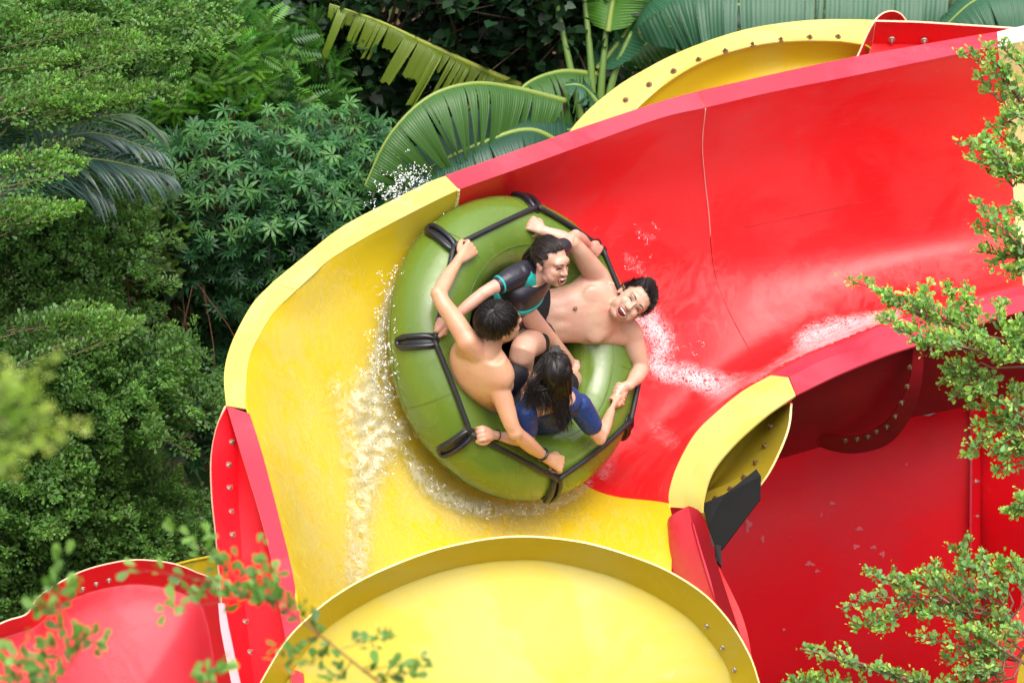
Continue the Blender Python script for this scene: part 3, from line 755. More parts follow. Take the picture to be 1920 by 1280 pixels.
class Head:
    def __init__(s, c, fwd, up, sc=1.0):
        s.c = np.asarray(c); s.u = nrm(up); f = np.asarray(fwd, float); s.f = nrm(f - s.u * (f @ s.u)); s.r = np.cross(s.f, s.u); s.s = sc
    def at(s, x, y, z): return s.c + (s.r * x + s.f * y + s.u * z) * s.s
    def v(s, x, y, z): return (s.r * x + s.f * y + s.u * z) * s.s
    def ell(s, c, r, n=16, m=10): return ellipsoid(s.at(*c), [s.v(r[0], 0, 0), s.v(0, r[1], 0), s.v(0, 0, r[2])], n, m)
    def parts(s, female=False):
        j = .92 if female else 1.0
        P_ = [s.ell((0, -.016, .030), (.0745, .092, .084)), s.ell((0, .022, -.020), (.064 * j, .066, .072)),
              s.ell((0, .030, -.060), (.052 * j, .052, .044)), s.ell((0, .058, -.090), (.024 * j, .026, .020)),
              s.ell((0, .066, .030), (.052, .026, .030))]
        for q in (-1, 1):
            P_ += [s.ell((q * .034 * j, .054, -.022), (.026, .030, .030)), s.ell((q * .040 * j, .025, -.066), (.022, .035, .024)),
                   s.ell((q * .037 * j, .044, -.046), (.028, .032, .036)), s.ell((q * .0745, -.006, -.008), (.008, .018, .030)), s.ell((q * .080, -.014, .006), (.007, .012, .018)),
                   s.ell((q * .011, .093, -.026), (.009, .010, .008)), s.ell((q * .026, .083, .024), (.020, .009, .007))]
        P_ += [tube_mesh([s.at(0, .082, .018), s.at(0, .095, -.005), s.at(0, .104, -.024)], np.array([.007, .0085, .012]) * s.s, 10), s.ell((0, .101, -.025), (.012, .012, .010))]
        return P_
    def features(s, parent, mouth=(.026, .017), squint=True):
        mw, mh = mouth; zc = -.062
        m = mesh_obj('mouth', *s.ell((0, .0815, zc), (mw, .013, mh)), MOUTH); adopt(m, parent)
        t = mesh_obj('teeth', *s.ell((0, .0885, zc + mh * .50), (mw * .84, .0085, mh * .28)), TEETH); t.parent = m
        lp = []
        for k in range(25):
            a = 2 * math.pi * k / 24
            x, z = (mw + .001) * math.cos(a), (mh + .002) * math.sin(a) + (.004 * math.cos(a) ** 2)
            lp.append(s.at(x, .0935 - 9 * x * x - abs(z) * .15, zc + z))
        l = mesh_obj('lips', *tube_mesh(lp, [.0034 * s.s] * 25, 8, False), LIP); adopt(l, parent)
        for q in (-1, 1):
            e = [s.at(q * (.016 + .031 * t), .0865 - .012 * t * t - .002, .004 + .0055 * math.sin(math.pi * t) - .001 * t) for t in np.linspace(0, 1, 9)]
            adopt(mesh_obj('eye', *tube_mesh(e, [.001, .0016, .002, .0024, .0024, .0024, .002, .0016, .001], 6), LASH), parent)
            b = [s.at(q * (.012 + .038 * t), .0945 - .020 * t * t, .025 + .007 * math.sin(math.pi * (t * .75 + .1))) for t in np.linspace(0, 1, 9)]
            adopt(mesh_obj('eyebrow', *tube_mesh(b, [.0014, .0024, .0028, .0028, .0026, .0024, .002, .0015, .0008], 6), LASH), parent)

def hair_cap(h, parts_only=False, rx=.081, ry=.099, rz=.092, cz=.034, cy=-.02, front=.052, low=-.055, thick=.0, bump_=1.0, hl=.062):
    """cranial hair volume: a shell cut away from face and neck, closed underneath by the head itself"""
    V = []; F = []; n, m = 56, 36
    for j in range(m + 1):
        th = math.pi * j / m
        for i in range(n):
            ph = 2 * math.pi * i / n
            x, y, z = math.sin(th) * math.cos(ph), math.sin(th) * math.sin(ph), math.cos(th)
            k = 1 + bump_ * (.012 * math.sin(7 * ph + 9 * z) + .010 * math.sin(13 * ph - 5 * z + 2) * math.sin(th))
            V.append((x * rx * k, y * ry * k + cy, z * rz * k + cz))
    V = np.array(V)
    def ok(p):
        x, y, z = p
        if y > front - .35 * max(0, z - .05) * 2 and z < hl + .2 * (.05 - abs(x)): return False
        if z < low + .5 * max(0, y + .03): return False
        if y > .012 and z < .034 + .6 * (y - .012): return False
        return True
    for j in range(m):
        for i in range(n):
            a, b = j * n + i, j * n + (i + 1) % n
            f = (a, a + n, b + n, b)
            if all(ok(V[q]) for q in f): F.append(f)
    W = np.array([h.at(*p) for p in V])
    return W, F, V
def strands(h, Vl, F, n, length, lift, whorl, mat, parent, name='hair_strands', width=.0019, seed=1, gravity=None, rand=.25, flow=None):
    rg = np.random.default_rng(seed); parts = []
    used = sorted({i for f in F for i in f})
    wl = np.array(whorl)
    for _ in range(n):
        p = Vl[used[rg.integers(len(used))]] + rg.normal(0, .003, 3)
        c = np.array([0, -.02, .034]); nn = nrm(p - c)
        t = (p - wl) if flow is None else np.array(flow, float) * (1, 1, 1 if p[1] > -.03 else -1)
        t = nrm(t - nn * (t @ nn)); q_ = np.cross(nn, t)
        an = rand * (math.sin(38 * p[0] + seed) + math.sin(31 * p[2] + 22 * p[1] + 2 * seed)) * .9
        t = nrm(t * math.cos(an) + q_ * math.sin(an) + rg.normal(0, .09, 3)); t = nrm(t - nn * (t @ nn))
        L = length * rg.uniform(.5, 1.25); li = lift * rg.uniform(.2, 1.6)
        pts = []
        for q in np.linspace(0, 1, 5):
            v = p + t * L * q; d = nrm(v - c); base = np.linalg.norm(p - c)
            v = c + d * (base + .0005 + li * q ** 1.3)
            pts.append(h.at(*v))
        pts = np.array(pts)
        if gravity is not None: pts += np.outer(np.linspace(0, 1, 5) ** 2, np.asarray(gravity) * L)
        w_ = width * rg.uniform(.4, 1.3)
        parts.append(tube_mesh(pts, [w_ * .8, w_ * 1.1, w_, w_ * .6, w_ * .08], 4, False))
    V, F2 = merge(parts)
    o = mesh_obj(name, V, F2, mat)
    o.parent = parent
    return o
def hair(h, person, mat, n=1300, length=.045, lift=.008, whorl=(0, -.05, .11), seed=1, rand=.25, flow=None, **k):
    W, F, V = hair_cap(h, **k)
    cap = mesh_obj('hair', W, F, mat); adopt(cap, person)
    md = cap.modifiers.new('t', 'SOLIDIFY'); md.thickness = .006; md.offset = 0
    strands(h, V, F, n, length, lift, whorl, mat, cap, seed=seed, rand=rand, flow=flow)
    return cap

def fist(W, Gc, a, s=1.0, thumb=1, back=None):
    s = s * 1.12
    """closed hand gripping a strap: wrist W, strap point Gc, strap direction a; returns closed pieces"""
    a = nrm(a); f = Gc - W; f = nrm(f - a * (f @ a)); n = np.cross(a, f)
    ref = -FV if back is None else back
    if n @ ref < 0: n = -n
    K = Gc + (n * .020 + f * .010) * s
    A = []
    st = [(W, a * .024 * s, n * .019 * s), (W * .6 + Gc * .4 + n * .012 * s, a * .032 * s, n * .018 * s), (K - f * .012 * s + n * .002 * s, a * .039 * s, n * .014 * s), (K + f * .004 * s, a * .040 * s, n * .010 * s)]
    A.append(seg_loft(st, 12, 18, 2.6))
    for off, r, R_ in ((-.030, .0088, .024), (-.0105, .0098, .0265), (.0095, .0100, .0268), (.029, .0094, .0255)):
        pts = []
        for th in (75, 40, 5, -40, -85, -130, -160):
            t = math.radians(th); rad = R_ * (1.08 if th > 20 else 1.0)
            pts.append(Gc + a * off * s * thumb + (f * math.cos(t) + n * math.sin(t)) * rad * s)
        q = catmull(np.column_stack([np.array(pts), np.array([r * 1.06, r, r * .98, r * .95, r * .9, r * .85, r * .7]) * s]), 18)
        A.append(tube_mesh(q[:, :3], q[:, 3], 12)); A.append(ball(q[-1, :3], q[-1, 3]))
        A.append(ball(pts[0] - f * .002 * s, r * 1.12 * s))
    ta = a * thumb
    tp = [W * .55 + Gc * .45 + ta * .022 * s, W * .2 + Gc * .8 + ta * .042 * s, Gc + ta * .044 * s + f * .012 * s - n * .004 * s, Gc + ta * .032 * s + f * .030 * s - n * .010 * s]
    q = catmull(np.column_stack([np.array(tp), np.array([.016, .0125, .011, .009]) * s]), 14)
    A.append(tube_mesh(q[:, :3], q[:, 3], 12)); A.append(ball(q[-1, :3], q[-1, 3]))
    return A
def arm(sh, el, wr, r=(.052, .043, .038, .040, .026)):
    r = [q * .93 for q in r]; m1 = sh * .55 + el * .45; m2 = el * .6 + wr * .4
    return limb([(sh, r[0]), (m1, r[1] + .004), (el * .92 + sh * .08, r[2]), (m2, r[3]), (wr * .85 + el * .15, r[4] + .002), (wr, r[4])]) + [ball(el, r[2] * 1.0)]
def leg(hip, knee, ank, r=(.085, .058, .056, .034)):
    m1 = hip * .5 + knee * .5; m2 = knee * .65 + ank * .35
    return limb([(hip, r[0]), (m1, r[0] * .85), (knee, r[1]), (m2, r[2]), (ank, r[3])])
def band(name, c, axis, rad, th, mat, parent, n=20, label=None):
    axis = nrm(axis); u = nrm(np.cross(axis, [0.3, .2, 1])); v = np.cross(axis, u)
    pts = [c + (u * math.cos(2 * math.pi * k / n) + v * math.sin(2 * math.pi * k / n)) * rad for k in range(n + 1)]
    o = mesh_obj(name, *tube_mesh(pts, [th] * (n + 1), 8, False), mat, None, True, label); adopt(o, parent); return o
def frame(sl, sr, hip, neck):
    up = nrm(neck - hip); r = sr - sl; r = nrm(r - up * (r @ up)); return r, np.cross(up, r), up

# ---------------- A: shirtless rider, back to us, on the left
pa = thing('person', 'shirtless short-haired rider with his back to us, black watch on one wrist', 'person', (0, 0, 0), 'riders in the raft')
SKA = skin_mat('skin_tan', (.60, .355, .21), (.61, .29, .18))
hipA, neckA = Q(897, 752, .05), Q(912, 660, .40)
SLA, SRA = Q(878, 640, .385), Q(930, 712, .37)
r_, f_, u_ = frame(SLA, SRA, hipA, neckA)
if f_ @ FV < 0: r_, f_ = -r_, -f_
LA = np.linalg.norm(neckA - hipA)
def spine(h, n, ts): return [h + (n - h) * t for t in ts]
s0, s1, s2, s3, s4 = spine(hipA, neckA, (0, .28, .58, .85, 1.02))
stA = [(s0 - u_ * .03, r_ * .15, f_ * .10), (s1 - f_ * .012, r_ * .132, f_ * .088), (s2 - f_ * .03, r_ * .158, f_ * .10), (s3 - f_ * .018, r_ * .172, f_ * .088), (s4 - f_ * .0, r_ * .10, f_ * .06)]
PA = [seg_loft(stA)]
for q in (-1, 1):                                   # shoulder blades and the groove of the spine
    PA.append(ellipsoid(s3 - u_ * .06 - f_ * .078 + r_ * q * .075, [r_ * .052, f_ * .026, u_ * .075]))
    PA.append(ellipsoid(s1 - f_ * .07 + r_ * q * .042, [r_ * .03, f_ * .03, u_ * .12]))
ELA, WLA, GLA = Q(821, 550, .31), Q(859, 489, .225), Q(876, 469, .2)
ERA, WRA, GRA = Q(966, 812, .36), Q(1024, 858, .235), Q(1042, 869, .205)
PA += arm(SLA, ELA, WLA, (.056, .047, .042, .041, .028)) + arm(SRA, ERA, WRA, (.058, .048, .040, .042, .028))
PA += [ball(SRA, .064)] + limb([(neckA - u_ * .05, .070), (SLA, .060)]) + limb([(neckA - u_ * .05, .070), (SRA, .062)]) + limb([(SLA, .058), (s2 - r_ * .10, .070)]) + limb([(SRA, .060), (s2 + r_ * .10, .070)])
PA += fist(WLA, GLA, Q(862, 482, .2) - Q(838, 452, .2), 1.0, -1) + fist(WRA, GRA, Q(1036, 905, .2) - Q(1044, 850, .2), 1.0, -1)
hA = Head(Q(937, 606, .50), cv(.66, -.10, -.70), cv(.08, .58, .80), 1.05)
PA += hA.parts() + limb([(neckA - u_ * .02, .066), (hA.at(0, -.03, -.06), .056)])
kneeA = Q(965, 700, .20); PA += leg(hipA + r_ * .09, Q(990, 745, .12), Q(1020, 760, .0)) + leg(hipA - r_ * .08, kneeA, Q(1010, 720, .0))
PA += [ellipsoid(Q(1025, 722, -.02), [cv(.1, -.02, 0), cv(.0, .035, 0), cv(0, 0, .03)])]
blend_mesh('body', PA, SKA, .004, 26, pa, .5, [(GLA, .07, .08), (GRA, .07, .08), (hA.c, .15, .24)])
hair(hA, pa, HAIR, 3200, .045, .010, (0, -.045, .115), seed=3, rand=.28, low=-.07, rx=.078, ry=.096, rz=.088)
SHORT = plain('black_swim_shorts', (.010, .010, .014), .6, 0, (40, .6, .006), .3)
PB = [seg_loft([(hipA - u_ * .05, r_ * .165, f_ * .115), (hipA + u_ * .045, r_ * .152, f_ * .105), (hipA + u_ * .06, r_ * .150, f_ * .103)], 8)]
PB += limb([(hipA + r_ * .09, .10), (hipA * .45 + Q(990, 745, .12) * .55 + r_ * .02, .082)]) + limb([(hipA - r_ * .08, .10), (hipA * .35 + kneeA * .65, .080), (kneeA, .072)])
blend_mesh('shorts', PB, SHORT, .006, 6, pa)
band('watch', WRA * .85 + ERA * .15, WRA - ERA, .031, .0065, RUBBER, pa)
wf_ = nrm(np.cross(WRA - ERA, RV)); 
o = mesh_obj('watch_face', *ellipsoid(WRA * .85 + ERA * .15 - FV * .033, [nrm(WRA - ERA) * .015, nrm(np.cross(WRA - ERA, FV)) * .013, FV * .006]), RUBBER); adopt(o, pa)

# ---------------- B: laughing rider in a rash guard, top
pb = thing('person', 'laughing rider in a black and turquoise rash guard with dark hair tied back', 'person', (0, 0, 0), 'riders in the raft')
SKB = skin_mat('skin_fair', (.62, .38, .27), (.64, .30, .22))
hipB, neckB = Q(935, 592, .08), Q(1003, 516, .42)
SRB, SLB = Q(978, 512, .41), Q(1040, 478, .36)
EB, WB, GB = Q(906, 549, .36), Q(845, 600, .245), Q(829, 613, .205)
EB2, WB2, GB2 = Q(1079, 441, .33), Q(1103, 459, .245), Q(1114, 468, .21)
r_, f_, u_ = frame(SLB, SRB, hipB, neckB)
s0, s1, s2, s3, s4 = spine(hipB, neckB, (0, .3, .6, .84, .98))
stB = [(s0, r_ * .13, f_ * .10), (s1, r_ * .112, f_ * .085), (s2, r_ * .125, f_ * .095), (s3, r_ * .135, f_ * .08), (s4, r_ * .07, f_ * .055)]
PBb = [seg_loft(stB)] + arm(SRB, EB, WB, (.045, .037, .034, .034, .023)) + arm(SLB, EB2, WB2, (.044, .038, .034, .036, .024))
PBb += fist(WB, GB, Q(826, 632, .2) - Q(834, 596, .2), .9, 1) + fist(WB2, GB2, Q(1127, 458, .2) - Q(1108, 486, .2), .9, 1)
hB = Head(Q(1033, 492, .52), cv(.74, -.50, .52), cv(.10, .80, .42), .98)
PBb += hB.parts(True) + limb([(neckB - u_ * .03, .056), (hB.at(0, -.028, -.06), .047)])
kB = Q(972, 572, .26); aB = Q(1060, 668, .06)
PBb += leg(hipB + r_ * .05, kB, aB, (.085, .056, .050, .032))
PBb += limb([(aB, .032), (Q(1070, 682, .03), .030), (Q(1080, 688, .05), .024)])
for i, (x, y) in enumerate(((1082, 678), (1084, 684), (1083, 690), (1080, 695), (1076, 699))):
    PBb += limb([(Q(x - 5, y - 1, .055), .011), (Q(x + 1, y + 1, .065), .0115 - .001 * i)])
blend_mesh('body', PBb, SKB, .004, 26, pb, .5, [(GB, .07, .08), (GB2, .07, .08), (hB.c, .15, .24), (Q(1080, 688, .05), .06, .1)])
hB.features(pb, (.024, .017))
hc = hair(hB, pb, HAIRB, 2600, .075, .0015, (0, .09, .10), seed=5, rand=.05, hl=.080, flow=(0, -1, .25), front=.040, low=-.02, rx=.079, ry=.097, rz=.089, bump_=0)
pony = [hB.at(0, -.105, .02), hB.at(.01, -.14, -.01), hB.at(.01, -.15, -.06), hB.at(.0, -.13, -.12)]
rg = np.random.default_rng(4); pp = []
for _ in range(90):
    o_ = rg.normal(0, .010, 3); pts = catmull([pony[0] + o_ * .5, pony[1] + o_, pony[2] + o_ * 1.3, pony[3] + o_ * 2], 8)
    pp.append(tube_mesh(pts, [.003, .0035, .0035, .003, .003, .0025, .002, .001], 4, False))
o = mesh_obj('ponytail', *merge(pp), HAIRB); o.parent = hc
CYAN = plain('turquoise_lycra', (.015, .42, .38), .45, 0, (50, .3, .004), .4)
BLK = plain('black_lycra', (.018, .016, .026), .38, 0, (35, .5, .006), .5)
def scaled(st, k): return [(c, a * (1 + k / np.linalg.norm(a)), b * (1 + k / np.linalg.norm(b))) for c, a, b in st]
g1 = scaled(stB, .009)
blend_mesh('rash_guard', [seg_loft([(s0 - u_ * .03, g1[0][1], g1[0][2])] + g1[:4] + [(s4 - u_ * .004, g1[4][1] * 1.05, g1[4][2] * 1.1)])] + limb([(neckB - u_ * .045, .062), (SRB, .056)]) + limb([(neckB - u_ * .045, .062), (SLB, .052)]) + limb([(SRB, .055), (SRB * .7 + EB * .3, .049)]) + limb([(SLB, .053), (SLB * .6 + EB2 * .4, .047)]), BLK, .005, 5, pb)
blend_mesh('yoke', limb([(neckB - u_ * .050, .0665), (SRB * .8 + neckB * .2 - u_ * .012, .0635)]) + limb([(neckB - u_ * .050, .0665), (SLB * .8 + neckB * .2 - u_ * .01, .056)]), CYAN, .005, 4, pb)
blend_mesh('side_stripe', [seg_loft([(s2 - u_ * .035 - r_ * .0, nrm(g1[2][1]) * .141, nrm(g1[2][2]) * .111), (s2 + u_ * .005, nrm(g1[2][1]) * .142, nrm(g1[2][2]) * .112)], 6)], CYAN, .005, 4, pb)
blend_mesh('sleeve', limb([(SRB - nrm(EB - SRB) * .030 - u_ * .012, .060), (SRB * .72 + EB * .28, .0575), (SRB * .45 + EB * .55, .046)]), BLK, .005, 4, pb)
blend_mesh('lower_panel', [seg_loft([(s0 - u_ * .03, nrm(g1[0][1]) * .147, nrm(g1[0][2]) * .117), (s1, nrm(g1[1][1]) * .128, nrm(g1[1][2]) * .101), (s1 * .35 + s2 * .65, nrm(g1[2][1]) * .139, nrm(g1[2][2]) * .108)], 14)], BLK, .005, 4, pb)
side = nrm(f_ + r_ * .4)
blend_mesh('front_panel', [ellipsoid(s2 + f_ * .03 - u_ * .05, [r_ * .110, f_ * .08, u_ * .10]), ellipsoid(s0 + f_ * .03 + u_ * .05, [r_ * .135, f_ * .10, u_ * .12])], BLK, .005, 4, pb)
band('cuff', SRB * .43 + EB * .57, EB - SRB, .0405, .007, CYAN, pb)
blend_mesh('shorts', [seg_loft([(s0 - u_ * .07, r_ * .13, f_ * .10), (s0 + u_ * .02, r_ * .142, f_ * .113)], 6)] + limb([(hipB + r_ * .05, .10), (hipB * .6 + kB * .4, .085)]), SHORT, .006, 5, pb)

# ---------------- C: laughing shirtless rider on the right
pc = thing('person', 'laughing shirtless rider lying back on the right side of the raft, facing us', 'person', (0, 0, 0), 'riders in the raft')
SKC = skin_mat('skin_light_tan', (.60, .385, .275), (.62, .30, .22))
hipC, neckC = Q(1008, 598, .02), Q(1158, 574, .25)
SRC, SLC = Q(1120, 518, .24), Q(1184, 628, .22)
EC, WC, GC_ = Q(1073, 455, .34), Q(1020, 433, .265), Q(1001, 426, .205)
EC2, WC2, GC2 = Q(1203, 693, .20), Q(1180, 722, .235), Q(1163, 736, .205)
up = nrm(neckC - hipC); rr2 = SRC - SLC; rr2 = nrm(rr2 - up * (rr2 @ up)); ff = np.cross(up, rr2)
if ff @ FV > 0: ff = -ff
s0, s1, s2, s3, s4 = spine(hipC, neckC, (0, .25, .55, .80, 1.0))
stC = [(s0, rr2 * .150, ff * .10), (s1, rr2 * .140, ff * .095), (s2, rr2 * .158, ff * .105), (s3, rr2 * .172, ff * .098), (s4, rr2 * .10, ff * .06)]
PC = [seg_loft(stC)]
for q in (-1, 1):
    PC.append(ellipsoid(s3 - up * .055 + ff * .078 + rr2 * q * .078, [rr2 * .075, ff * .022, up * .060]))
    PC.append(ellipsoid(s1 + ff * .075 + rr2 * q * .03, [rr2 * .04, ff * .025, up * .09]))
    PC.append(tube_mesh([s4 - up * .035 + ff * .055 + rr2 * q * .02, s4 - up * .02 + ff * .04 + rr2 * q * .14], [.012, .011], 10))
PC += arm(SRC, EC, WC, (.064, .054, .043, .043, .029)) + arm(SLC, EC2, WC2, (.062, .054, .044, .046, .030)) + limb([(neckC - up * .04, .068), (SRC, .062)]) + limb([(neckC - up * .04, .068), (SLC, .064)]) + limb([(SRC, .060), (s2 + rr2 * .10, .066)]) + limb([(SLC, .060), (s2 - rr2 * .10, .066)])
PC += fist(WC, GC_, Q(1006, 414, .2) - Q(992, 440, .2), 1.0, 1) + fist(WC2, GC2, Q(1158, 756, .2) - Q(1170, 716, .2), 1.0, 1)
hC = Head(Q(1184, 566, .36), cv(-.05, -.22, .95), cv(.82, .54, .06), 1.05)
PC += hC.parts() + limb([(neckC - up * .03, .070), (hC.at(0, -.02, -.06), .062)]) + [hC.ell((0, .03, -.085), (.045, .045, .03))]
kC = Q(981, 655, .27); PC += leg(hipC + rr2 * -.08, kC, Q(968, 740, .02), (.09, .064, .062, .04))
PC += leg(hipC + rr2 * .08, Q(940, 620, .12), Q(900, 640, -.02), (.09, .064, .06, .04))
blend_mesh('body', PC, SKC, .004, 26, pc, .5, [(GC_, .07, .08), (GC2, .07, .08), (hC.c, .15, .24)])
hC.features(pc, (.029, .017))
hair(hC, pc, HAIR, 2600, .040, .017, (.02, .085, .08), seed=8, rand=.55, hl=.076, flow=(.15, -.5, 1.0), front=.050, low=-.03, rx=.078, ry=.096, rz=.089)
for (x, y) in ((1080, 578), (1113, 638)):
    r = FV; c0_ = Q(x, y, .2)
    # drop the mark on the chest surface
    best = None
    A_ = catmull(np.array([[*c, *a, *b] for c, a, b in stC]), 40)
    for row in A_[8:34]:
        for t in np.linspace(0, 2 * math.pi, 90):
            p = row[:3] + row[3:6] * math.copysign(abs(math.cos(t)) ** .85, math.cos(t)) + row[6:9] * math.copysign(abs(math.sin(t)) ** .85, math.sin(t))
            X_, Y_, D_ = proj(p); e = math.hypot(X_ - x, Y_ - y) + D_ * 5
            if best is None or e < best[0]: best = (e, p, nrm(p - row[:3]))
    p, n_ = best[1], best[2]
    hit_n = n_
    adopt(mesh_obj('areola', *ellipsoid(p + n_ * .004, [nrm(np.cross(n_, RV)) * .011, nrm(np.cross(n_, UV_)) * .011, n_ * .006], 12, 8), NIP), pc)
blend_mesh('shorts', [seg_loft([(s0 - up * .08, rr2 * .15, ff * .11), (s0 + up * .01, rr2 * .160, ff * .108)], 6)] + limb([(hipC - rr2 * .08, .10), (hipC * .55 + kC * .45 - rr2 * .03, .085)]) + limb([(hipC + rr2 * .08, .10), (hipC * .4 + Q(940, 620, .12) * .6, .085)]), SHORT, .006, 5, pc)

# ---------------- D: long-haired rider in a navy shirt, bottom
pd_ = thing('person', 'rider with long wet dark hair and navy T-shirt, back to us', 'person', (0, 0, 0), 'riders in the raft')
SKD = skin_mat('skin_pale', (.60, .37, .25), (.62, .29, .20))
hipD, neckD = Q(1000, 800, -.02), Q(1038, 748, .39)
SLD, SRD = Q(984, 772, .34), Q(1086, 760, .34)
ED, WD, GD = Q(1125, 822, .30), Q(1146, 770, .235), Q(1156, 752, .205)
ED2, WD2, GD2 = Q(990, 828, .24), Q(926, 815, .215), Q(904, 813, .2)
r_, f_, u_ = frame(SLD, SRD, hipD, neckD)
s0, s1, s2, s3, s4 = spine(hipD, neckD, (0, .3, .6, .86, 1.0))
stD = [(s0, r_ * .14, f_ * .105), (s1, r_ * .118, f_ * .085), (s2, r_ * .130, f_ * .09), (s3, r_ * .145, f_ * .075), (s4, r_ * .075, f_ * .055)]
PD = [seg_loft(stD)] + limb([(neckD - u_ * .03, .05), (SLD, .048)]) + limb([(neckD - u_ * .03, .05), (SRD, .048)]) + arm(SRD, ED, WD, (.048, .041, .037, .036, .024)) + arm(SLD, ED2, WD2, (.048, .041, .036, .035, .024))
PD += fist(WD, GD, Q(1172, 745, .2) - Q(1142, 758, .2), .9, 1) + fist(WD2, GD2, Q(898, 830, .2) - Q(892, 796, .2), .9, 1)
hD = Head(Q(1040, 697, .46), cv(.05, .62, -.75), cv(.02, .72, .66), .98)
PD += hD.parts(True) + limb([(neckD - u_ * .03, .056), (hD.at(0, -.025, -.06), .048)])
PD += leg(hipD + r_ * .07, Q(1060, 720, .1), Q(1090, 700, -.05)) + leg(hipD - r_ * .07, Q(960, 750, .1), Q(990, 700, -.03))
blend_mesh('body', PD, SKD, .004, 26, pd_, .5, [(GD, .07, .08), (GD2, .07, .08), (hD.c, .15, .24)])
hcd = hair(hD, pd_, HAIR, 500, .06, .003, (0, .03, .12), seed=12, low=-.09, front=.045)
NAVY = plain('navy_wet_cotton', (.008, .034, .15), .5, 0, (22, 1.0, .012), .4, var=.35, vscale=14)
g1 = scaled(stD, .013)
eR = SRD * .42 + ED * .58; eL = SLD * .42 + ED2 * .58
wr_ = []
for q in range(5):
    a_ = s1 + u_ * (.05 + .035 * q) - f_ * .088 - r_ * .10; b_ = s1 + u_ * (.02 + .05 * q) - f_ * .090 + r_ * .10
    wr_.append(tube_mesh([a_, (a_ + b_) / 2 - f_ * .012 + u_ * .008, b_], [.004, .008, .004], 8))
blend_mesh('shirt', [seg_loft([(s0 - u_ * .04, g1[0][1], g1[0][2])] + g1[:4] + [(s4 - u_ * .02, g1[4][1], g1[4][2])])] + wr_ +
           limb([(SRD - nrm(ED - SRD) * .0, .063), (SRD * .7 + ED * .3, .060), (eR, .055)]) + limb([(SLD, .062), (SLD * .7 + ED2 * .3, .060), (eL, .056)]), NAVY, .005, 4, pd_)
blend_mesh('shorts', [seg_loft([(s0 - u_ * .12, r_ * .14, f_ * .11), (s0, r_ * .15, f_ * .115)], 6)] + limb([(hipD - r_ * .07, .1), (Q(960, 750, .1), .075)]) + limb([(hipD + r_ * .07, .1), (Q(1060, 720, .1), .07)]), SHORT, .006, 5, pd_)
band('hair_tie', WD2 * .9 + ED2 * .1, WD2 - ED2, .0275, .003, RUBBER, pd_)
# long wet strands
rg = np.random.default_rng(21); parts = []
for i in range(900):
    ang = rg.uniform(-1.25, 1.25)                       # side round the back of the head
    s_ = math.sin(ang); top = hD.at(.012 * s_ + rg.normal(0, .004), rg.uniform(.0, .06), .124)
    mid1 = hD.at(.080 * s_, -.045 - .050 * math.cos(ang), .075)
    mid2 = hD.at(.086 * s_ + rg.normal(0, .004), -.03 - .088 * math.cos(ang) + rg.normal(0, .003), .0)
    if s_ < -.45 and rg.random() < .8:
        ex = rg.normal(992, 13), rg.uniform(735, 772), .40; mx = rg.normal(1004, 8), rg.uniform(712, 735), .44
    elif s_ < -.1 and rg.random() < .4:
        ex = rg.normal(1020, 12), rg.uniform(752, 800), .42; mx = rg.normal(1020, 8), 735, .46
    else:
        ex = rg.normal(1052 + 6 * s_, 9), rg.uniform(760, 812), .425; mx = rg.normal(1046 + 16 * s_, 6), rg.uniform(735, 750), .475
    pts = catmull([top, mid1, mid2, Q(*mx), Q(*ex)], 14)
    w0_ = rg.uniform(.0009, .0022)
    parts.append(tube_mesh(pts, w0_ * np.array([1, 1.1, 1.2, 1.2, 1.2, 1.2, 1.1, 1.1, 1, .9, .8, .7, .5, .2]), 4, False))
o = mesh_obj('hair_strands', *merge(parts), HAIR); o.parent = hcd
# a few loose curling strands on the left side
parts = []
for i in range(26):
    x0 = rg.uniform(1005, 1022); y0 = rg.uniform(665, 700)
    pts = catmull([Q(x0 + 12, y0 - 5, .50), Q(x0 - rg.uniform(8, 18), y0 + 22, .48), Q(x0 - rg.uniform(4, 24), y0 + 48, .46), Q(x0 - rg.uniform(0, 34), y0 + rg.uniform(70, 95), .42)], 12)
    parts.append(tube_mesh(pts, [.0014] * 10 + [.001, .0004], 3, False))
o = mesh_obj('hair_strands', *merge(parts), HAIR); o.parent = hcd
# ================================================================== FOLIAGE
def leafmat(name, rough=.38, trans=.35, spec=.5):
    m, nt, b = newmat(name)
    at = nd(nt, 'ShaderNodeAttribute'); at.attribute_name = 'Col'
    nt.links.new(at.outputs['Color'], b.inputs['Base Color']); b.inputs['Roughness'].default_value = rough
    b.inputs['Specular IOR Level'].default_value = spec
    tr = nd(nt, 'ShaderNodeBsdfTranslucent'); g = nd(nt, 'ShaderNodeVectorMath', operation='MULTIPLY')
    nt.links.new(at.outputs['Color'], g.inputs[0]); g.inputs[1].default_value = (1.3, 1.5, .5)
    nt.links.new(g.outputs[0], tr.inputs['Color'])
    mx = nd(nt, 'ShaderNodeMixShader'); mx.inputs[0].default_value = trans
    nt.links.new(b.outputs[0], mx.inputs[1]); nt.links.new(tr.outputs[0], mx.inputs[2])
    nt.links.new(mx.outputs[0], nt.nodes['Material Output'].inputs['Surface'])
    return m
LEAF = leafmat('leaf', .45, .42); LEAFD = leafmat('waxy_leaf', .3, .2, .6)
